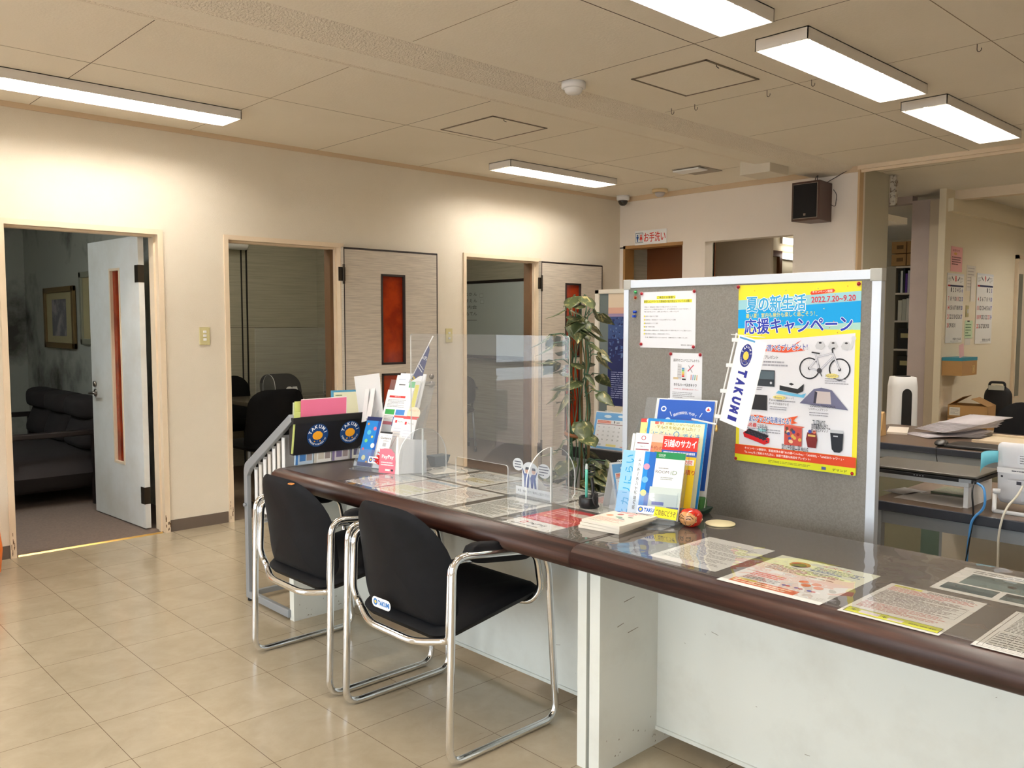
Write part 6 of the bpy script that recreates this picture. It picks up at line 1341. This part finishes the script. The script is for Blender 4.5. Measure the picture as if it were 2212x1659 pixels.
# office chairs
def ochair(loc,rz,label,w=.46,bh=(.50,.84),seatz=.46,arms=False,group=None,base='legs'):
    t=thing('office_chair',label,'chair',loc,rz,group); M=mat('chair_black',srgb(10,10,12),.7,spec=.15,bump=(300,.1))
    MB().pillow(lambda a,b,h:(a,b,seatz+h-.01*(a/.23)**2),rrect(.44,w,.10,6),-.06,.02,rings=5,k=5).build('seat',M,t)
    MB().pillow(lambda a,b,h:(-.22-.05*(b/.2)+.05*(a/.25)**2+h,a,(bh[0]+bh[1])/2+b),rrect(w,bh[1]-bh[0],[.12,.12,.06,.06],6),-.025,.02,rings=5,k=5).build('backrest',M,t)
    MB().tube(fillet([(-.05,0,seatz-.06),(-.26,0,seatz-.06),(-.27,0,bh[0]+.05)],.05),.015,n=8).build('back_bar',M_rubber,t)
    if base=='legs':
        for y in (-.2,.2):
            MB().tube(fillet([(.17,y,seatz-.05),(.20,y*1.1,.06)],.01),.011,n=8).build('leg',M_grey,t); MB().tube([(-.17,y,seatz-.05),(-.21,y*1.1,.06)],.011,n=8).build('leg',M_grey,t)
        for x in (.205,-.215):
            for y in (-.22,.22):
                c=MB().lathe([(0,-.012),(.028,-.012),(.028,.012),(0,.012)],n=14); c.xf(Matrix.Translation((x,y,.029))@Matrix.Rotation(PI/2,4,'X')); c.build('caster',M_rubber,t)
    else:
        MB().tube([(0,0,.07),(0,0,seatz-.06)],.024,n=12).build('column',M_rubber,t)
        for k in range(5):
            a=2*PI*k/5; MB().tube([(0,0,.09),(.24*math.cos(a),.24*math.sin(a),.06)],[.02,.012],n=8).build('base_arm',M_rubber,t)
            c=MB().lathe([(0,-.012),(.026,-.012),(.026,.012),(0,.012)],n=12); c.xf(Matrix.Translation((.25*math.cos(a),.25*math.sin(a),.027))@Matrix.Rotation(PI/2,4,'X')); c.build('caster',M_rubber,t)
    if arms:
        for y in (-1,1): MB().box((-.05,y*(w/2+.03)-.02,seatz+.18),(.17,y*(w/2+.03)+.02,seatz+.205)).tube([(.05,y*(w/2+.03),seatz+.18),(.03,y*(w/2),seatz-.04)],.012,0,n=8).build('armrest',M_rubber,t)
    return t
ochair((5.98,1.62,0),math.radians(168),'large black office chair behind the second staff desk',w=.62,bh=(.52,.83),base='star')
ochair((2.82,.72,0),math.radians(20),'black office chair with round seat between the counter and the near staff desk',w=.50,bh=(.56,.62),seatz=.52,base='star')
# air purifier
t=thing('air_purifier','tall white air purifier with a dark oval front behind the second desk','air purifier',(6.0,2.425,0),math.radians(200))
MB().pillow(lambda a,b,h:(a,b,.49+h),rrect(.17,.18,.05,6),-.49,.49,rings=7,k=30).build('body',M_white,t)
MB().prism([(.084,y,z) for y,z in [(-.032+.0,.12),(.032,.12)]+[(.032*math.cos(a),.86+.04*math.sin(a)) for a in [PI*i/10 for i in range(11)]]],(.006,0,0)).build('dark_panel',M_rubber,t)
t.rotation_euler=(0,0,math.radians(222)); MB().lathe([(0,.98),(.05,.98),(.048,.985),(0,.985)],n=20).build('top_grille',M_rubber,t)
# calendars and notes on the far wall
CYW=2.998
def wallcal(x0,x1,z0,z1,month,start,days,hol,label):
    w=x1-x0; h=z1-z0; p=Page(w,h,(240,238,232),.003); p.rect(0,h*.97,w,h,(226,226,226))
    p.text(month,w*.5,h*.925,h*.085,(214,70,70),bold=.04)
    for s_ in (-1,1): p.line([(w*.5+s_*w*.12,h*.90),(w*.5+s_*w*.2,h*.93),(w*.5+s_*w*.24,h*.955)],w*.03,(60,60,70)); p.greek(w*(.05 if s_<0 else .75),h*.87,w*(.25 if s_<0 else .95),h*.95,4,(150,150,150),.3,seed=3)
    p.rect(w*.04,h*.81,w*.98,h*.835,(30,34,70)); p.rect(w*.04,h*.81,w*.18,h*.835,(190,40,40))
    n=start; row=0
    for d in range(1,days+1):
        c=(210,50,50) if n==0 or d in hol else ((50,60,160) if n==6 else (50,50,54))
        p.text(str(d),w*(.11+.133*n),h*(.765-.128*row),h*.062,c,w=w*(.055 if d<10 else .105),bold=.02); n+=1
        if n==7: n=0; row+=1
    p.text('伊波たたみ店',w*.68,h*.055,h*.035,(40,40,44),w=w*.5,bold=.03); p.greek(w*.3,h*.02,w*.8,h*.03,1,(90,90,90),.4,seed=6)
    tag(p.build('wall_calendar',(x0,CYW-.001,z0),*DN_Y),label,'calendar','wall calendars in the office')
wallcal(8.33,8.745,1.165,1.812,'8',1,31,(11,),'August wall calendar, left of the two on the office wall')
wallcal(9.10,9.565,1.145,1.842,'9',4,30,(19,23),'September wall calendar, right of the two on the office wall')
def note(x0,x1,z0,z1,c,label,fn=None,nm='wall_note',off=0):
    p=Page(x1-x0,z1-z0,c,.001); 
    if fn: fn(p,x1-x0,z1-z0)
    tag(p.build(nm,(x0,CYW-off,z0),*DN_Y),label,'note')
note(8.40,8.69,1.83,2.06,(240,180,178),'pink notice pinned above the August calendar',lambda p,w,h:(p.text('お知らせ',w*.45,h*.85,h*.09,(150,60,60),w=w*.6,bold=.03),p.circ(w*.4,h*.72,w*.14,(222,170,90),14,.3),p.greek(w*.1,h*.25,w*.9,h*.62,4,(130,80,80),.5,seed=2)))
note(8.82,9.06,1.66,1.905,(226,218,204),'white note paper pinned between the calendars',lambda p,w,h:p.greek(w*.1,h*.1,w*.9,h*.95,7,(180,170,160),.3,seed=5))
note(8.93,9.05,1.56,1.80,(236,228,214),'narrow paper slip beside the white note paper',None,'wall_note',.004)
note(8.82,9.03,1.20,1.375,(206,226,190),'pale green handwritten memo between the calendars',lambda p,w,h:(p.rect(w*.3,h*.93,w*.6,h,(30,30,30)),p.greek(w*.1,h*.1,w*.9,h*.85,5,(90,130,90),.4,seed=7)))
note(8.83,8.98,1.14,1.205,(232,226,214),'white slip below the green memo',None,'wall_note',.0)
t=thing('light_switch','tall beige light switch plate between the office calendars','light switch',(8.86,3.0,1.465))
MB().box((-.03,-.01,-.055),(.03,0,.055)).build('plate',mat('switch_plate',srgb(206,196,146),.4),t,bevel=.002); MB().box((-.01,-.014,-.02),(.01,-.009,.02)).build('rocker',M_white,t)
t=thing('wall_box','brown box with a blue band fixed on the wall below the August calendar','box',(8.46,2.90,.96))
MB().box((-.19,-.08,-.09),(.19,.095,.06)).build('carton',M_card,t); MB().box((-.192,-.082,.045),(.192,.097,.075)).build('blue_band',ink(60,140,160),t); p=Page(.07,.07,(206,170,110),.0006); p.ring(.035,.035,.025,.004,(150,130,80)); setlocal(p.build('mark'),t,(.06,-.082,-.07),*DN_Y)
tag(Page(.09,.12,(240,196,196),.001).build('pink_card',(8.31,2.86,1.03),(1,-.1,.2),(-.2,0,1)),'white and pink card standing in the box with the blue band','card')
# far door with narrow glass
d=bpy.data.objects.new('door_5',None); COL.objects.link(d); d['kind']='structure'; d.location=(10.28,2.998,0)
MB().box((-.05,-.03,0),(.0,.0,2.08)).box((.95,-.03,0),(1.0,0,2.08)).box((-.05,-.03,2.04),(1.0,0,2.08)).build('door_frame',M_trim,d); MB().box((0,-.02,0),(.95,0,2.04)).build('leaf',mat('leaf_cream',srgb(226,212,188),.5),d)
MB().box((.03,-.024,.55),(.16,-.018,1.88)).build('glass_slit',mat('slit_glass',srgb(120,120,108),.1,spec=.7),d); MB().box((.02,-.028,.54),(.17,-.02,.56)).build('slit_frame',M_trim,d)
# cartons on a low cabinet, backpack
t=thing('low_cabinet','low beige cabinet under the cardboard boxes','cabinet',(8.45,2.72,0)); MB().box((-.25,-.3,0),(.35,.26,.37)).build('body',M_beige,t,bevel=.003); MB().box((-.256,-.28,.03),(-.25,.24,.35)).build('door',M_whitem,t)
def carton(z,label,open_):
    t=thing('cardboard_box',label,'box',(8.42,2.775,z),math.radians(4),'cardboard boxes on the low cabinet'); m=MB()
    m.box((-.14,-.165,0),(.14,.165,.004)).box((-.14,-.165,0),(-.136,.165,.115)).box((.136,-.165,0),(.14,.165,.115)).box((-.14,-.165,0),(.14,-.161,.115)).box((-.14,.161,0),(.14,.165,.115))
    if not open_: m.box((-.14,-.165,.111),(.14,.165,.115))
    m.build('body',M_card,t)
    if open_:
        MB().hexa([(-.14,.161,.113),(.14,.161,.113),(.14,.165,.115),(-.14,.165,.115),(-.14,.04,.19),(.14,.04,.19),(.14,.04,.194),(-.14,.04,.194)]).build('flap',M_card,t); MB().hexa([(-.14,-.165,.113),(.14,-.165,.113),(.14,-.161,.115),(-.14,-.161,.115),(-.14,-.03,.175),(.14,-.03,.175),(.14,-.03,.179),(-.14,-.03,.179)]).build('flap',M_card,t)
    p=Page(.09,.075,(226,220,208),.0006); p.greek(.01,.01,.08,.065,5,(150,150,150),.3,seed=3); setlocal(p.build('label'),t,(-.141,.15,.02),*DN_X)
carton(.372,'closed cardboard box, lower of the two on the low cabinet',False); carton(.489,'open cardboard box with raised flaps, upper of the two on the low cabinet',True)
t=thing('backpack','black bag with a white handle strip behind the cardboard boxes','bag',(8.75,2.66,.37))
MB().pillow(lambda a,b,h:(h,a,.20+b),rrect(.24,.40,[.10,.10,.03,.03],6),-.06,.06,rings=5).build('body',M_blackm,t); MB().tube(fillet([(-.02,.07,.36),(-.02,.07,.43),(-.02,-.06,.43),(-.02,-.06,.38)],.03),.012,n=8).build('handle',M_blackm,t); MB().box((-.05,-.06,.36),(-.03,.07,.40)).build('white_strip',ink(210,212,200),t)
# bookshelf, binders, boxes
t=thing('bookshelf','grey steel bookshelf with folders seen past the lilac pillar','bookshelf',(9.6,3.95,0))
m=MB().box((-.10,-.45,0),(.25,-.43,1.97)).box((-.10,.0,0),(.25,.03,1.97)).box((-.10,.03,0),(.25,.5,1.97)).box((.24,-.45,0),(.25,.5,1.97)); m.build('carcass',mat('shelf_grey',srgb(170,164,146),.5),t)
for z in (.08,.45,.75,1.05,1.36,1.66,1.95): MB().box((-.10,-.43,z),(.24,.0,z+.02)).build('shelf_board',M_beige,t)
bc=((26,30,30),(222,226,220),(40,44,44),(96,60,150),(210,210,216),(130,110,180),(196,176,110),(120,190,170),(214,120,90),(60,80,150),(222,222,214),(180,170,150))
x=.0
for i in range(17):
    th=.022; y=3.935-.025*i; h=.21+.03*((i*7)%3)
    tag(MB().box((9.53,y-th,1.68),(9.76,y,1.68+h)).build('binder',ink(*bc[i%12])),'%s binder on the upper shelf, place %d counted from the left'%(('black','white','dark','purple','pale grey','violet','tan','mint','coral','blue','cream','beige')[i%12],i+1),'binder','binders on the upper shelf')
for i in range(9):
    y=3.93-.045*i; tag(MB().box((9.53,y-.042,1.38),(9.76,y,1.60+.01*(i%3))).build('box_file',ink(*((214,212,196),(196,196,180),(226,224,214))[i%3])),'pale box file on the middle shelf, place %d counted from the left'%(i+1),'file','box files on the middle shelf')
for i,(z,c) in enumerate(((1.07,(34,32,30)),(.77,(40,38,30)),(.47,(60,56,44)))):
    for j in range(2): tag(MB().box((9.53,3.55+.19*j,z),(9.76,3.73+.19*j,z+.22)).box((9.527,3.57+.19*j,z+.12),(9.53,3.70+.19*j,z+.17),1).build('storage_bin',[ink(*c),ink(190,180,130)]),'dark storage bin on the %s shelf, %s one'%(('third','fourth','fifth')[i],('right','left')[j]),'bin','dark bins on the lower shelves')
for i in range(2):
    for j in range(3):
        tag(MB().box((9.50,3.52+.165*j,1.975+.135*i),(9.80,3.675+.165*j,2.10+.135*i)).box((9.497,3.55+.165*j,2.02+.135*i),(9.50,3.62+.165*j,2.06+.135*i),1).build('archive_carton',[M_card,ink(120,90,50)]),'small brown carton on top of the bookshelf, %s row, %s'%(('lower','upper')[i],('right','middle','left')[j]),'box','small cartons on the bookshelf')
t=thing('wall_bracket','peeling white bracket under the ceiling beside the thick wall end','bracket',(7.20,3.03,2.32)); MB().box((-.01,-.015,0),(.03,.03,.245)).build('bar',mat('peeling_paint',srgb(214,206,190),.8,bump=(60,1),var=(srgb(120,100,80),30,.5,.6)),t)
tag(MB().tube(fillet([(7.30,3.2,1.4),(7.32,3.15,1.2),(7.35,3.14,1.12),(7.3,3.18,.6),(7.3,3.2,.05)],.05),.004,n=6).build('hanging_cable',M_rubber),'thin dark cable hanging beside the thick wall end','cable')
# ================================================================== SIDE ROOMS
t=thing('sofa','dark brown fabric sofa in the dim lounge','sofa',(1.98,7.55,0)); MS=mat('sofa_fabric',srgb(42,36,36),.9,bump=(400,.3))
MB().pillow(lambda a,b,h:(-.18+a,b,.28+h),rrect(.78,1.75,.08,5),-.20,.12,rings=6,k=6).build('seat',MS,t)
for i,y in enumerate((-.52,.02,.56)):
    MB().pillow(lambda a,b,h,y=y:(.16+h*1.0+.10*(b/.25),y+a,.56+b),rrect(.52,.34,.09,5),-.12,.10,rings=6).build('back_cushion',MS,t); MB().pillow(lambda a,b,h,y=y:(.13+h,y+a,.70+b),rrect(.53,.17,.07,5),-.12,.12,rings=6).build('head_cushion',MS,t)
for y in (-.86,.86): MB().box((-.55,y-.03,.52),(.10,y+.03,.56)).build('armrest',M_dark,t,bevel=.008); MB().box((-.54,y-.02,0),(-.49,y+.02,.52)).build('leg',M_dark,t); MB().box((.06,y-.02,0),(.11,y+.02,.52)).build('leg',M_dark,t)
def picture(y0,y1,z0,z1,label,cc):
    t=thing('framed_picture',label,'picture',(2.345,(y0+y1)/2,(z0+z1)/2)); a,b=(y1-y0)/2,(z1-z0)/2
    m=MB(); w=.05; m.box((-.03,-a,-b),(0,-a+w,b)).box((-.03,a-w,-b),(0,a,b)).box((-.03,-a,-b),(0,a,-b+w)).box((-.03,-a,b-w),(0,a,b)); m.build('frame',cc,t,bevel=.005)
    MB().box((-.012,-a+w,-b+w),(-.004,a-w,b-w)).build('mount',ink(196,184,140),t)
    MB().box((-.014,-a*.45,-b*.6),(-.012,a*.5,b*.6)).build('print',mat('faded_print',srgb(120,120,124),.6,var=(srgb(176,166,170),7,.45,.6)),t)
picture(7.98,8.86,1.115,1.665,'framed faded picture in a brown frame on the lounge wall',mat('frame_brown',srgb(120,96,56),.5))
picture(6.95,7.80,1.16,1.77,'pale framed picture half hidden behind the open lounge door',mat('frame_pale',srgb(150,150,130),.5))
t=thing('meeting_table','dark meeting table in the room behind the second doorway','table',(3.72,6.62,0))
MB().box((-.55,-.45,.665),(.55,.45,.70)).build('tabletop',mat('table_dark',srgb(92,84,74),.2),t,bevel=.004); MB().box((-.56,-.46,.66),(.56,-.45,.70)).build('edge_strip',M_wood,t)
for x in (-.5,.5):
    for y in (-.4,.4): MB().box((x-.02,y-.02,0),(x+.02,y+.02,.665)).build('leg',M_grey,t)
for (x,y,a,l) in ((3.03,5.95,90,'black meeting chair nearest the second doorway'),(3.80,5.92,96,'black meeting chair at the right, half hidden by the doorway edge'),(3.42,7.20,-90,'black meeting chair across the table'),(3.98,7.20,-85,'black meeting chair at the far right of the table')):
    ochair((x,y,0),math.radians(a),l,w=.45,bh=(.42,.86),group='black chairs round the meeting table')
t=thing('table_screen','clear acrylic screen on the meeting table','screen',(3.80,6.75,.702))
slab([(-.42,0),(.42,0),(.42,.6),(-.42,.6)],'Y',.002,'panel',t); 
for x in (-.3,.3): slab([(-.11,0),(.11,0)]+[(.11*math.cos(a),.09+.11*math.sin(a)) for a in [PI*i/12 for i in range(13)]],'X',.002,'foot',t,off=x)
t=thing('table_sign','small white cut-out sign on the meeting table','sign',(3.58,6.45,.702)); MB().prism([(-.05,0,0),(.05,0,0),(.02,0,.11),(-.02,0,.11)],(0,.003,0)).prism([(-.05+.03*math.cos(a),0,.085+.028*math.sin(a)) for a in [2*PI*i/14 for i in range(14)]],(0,.003,0)).build('card',M_white,t); MB().box((-.06,-.03,0),(.07,.05,.003)).build('base',M_white,t)
t=thing('air_conditioner','white wall air conditioner high in the meeting room','air conditioner',(3.63,7.55,2.14)); MB().pillow(lambda a,b,h:(a,-.11+h*1.0,b),rrect(.75,.26,.03,4),-.10,.10,rings=5,k=8).build('body',M_white,t)
t.location=(3.30,7.55,2.14)
t=thing('whiteboard','large whiteboard on the wall of the third room','whiteboard',(6.49,7.45,1.40))
MB().box((-.015,-1.0,-.42),(0,1.0,.42)).build('board',mat('board_white',srgb(196,206,206),.25),t); MB().box((-.025,-1.0,.40),(0,1.0,.43)).box((-.03,-1.0,-.45),(0,1.0,-.42)).box((-.06,-1.0,-.46),(0,1.0,-.45)).build('rail',M_dark,t)
p=Page(.001,.001,(196,206,206),.0002); r=random.Random(3)
for i,tx in enumerate(('ありか ん','なまえ ん','町内会 ','おもてん')): p.text(tx,.12,.28-.075*i,.04,(60,60,64),w=.26)
p.rect(.30,.24,.36,.28,(90,90,94)).rect(.302,.242,.358,.278,(196,206,206)).rect(.31,.17,.37,.21,(90,90,94)).rect(.312,.172,.368,.208,(196,206,206)); p.line([(-.02,-.02),(.25,-.02)],.004,(80,80,84))
setlocal(p.build('writing'),t,(-.016,.25,.0),*DN_X)
ochair((5.72,7.0,0),math.radians(60),'dark office chair with armrests in the whiteboard room',w=.46,bh=(.50,.80),arms=True)
# orange stool at the left edge
t=thing('orange_stool','bright orange cushioned stool at the left edge of the photo','stool',(.80,5.0,0),math.radians(10))
MB().pillow(lambda a,b,h:(a,b,.20+h),rrect(.44,.44,.06,6),-.165,.165,rings=7,k=14).build('cushion',mat('orange_vinyl',srgb(240,120,20),.4),t)
for x in (-.15,.15):
    for y in (-.15,.15): MB().lathe([(0,0),(.02,0),(.02,.05),(0,.05)],n=10).build('foot',M_blackm,t,loc=(x,y,0))
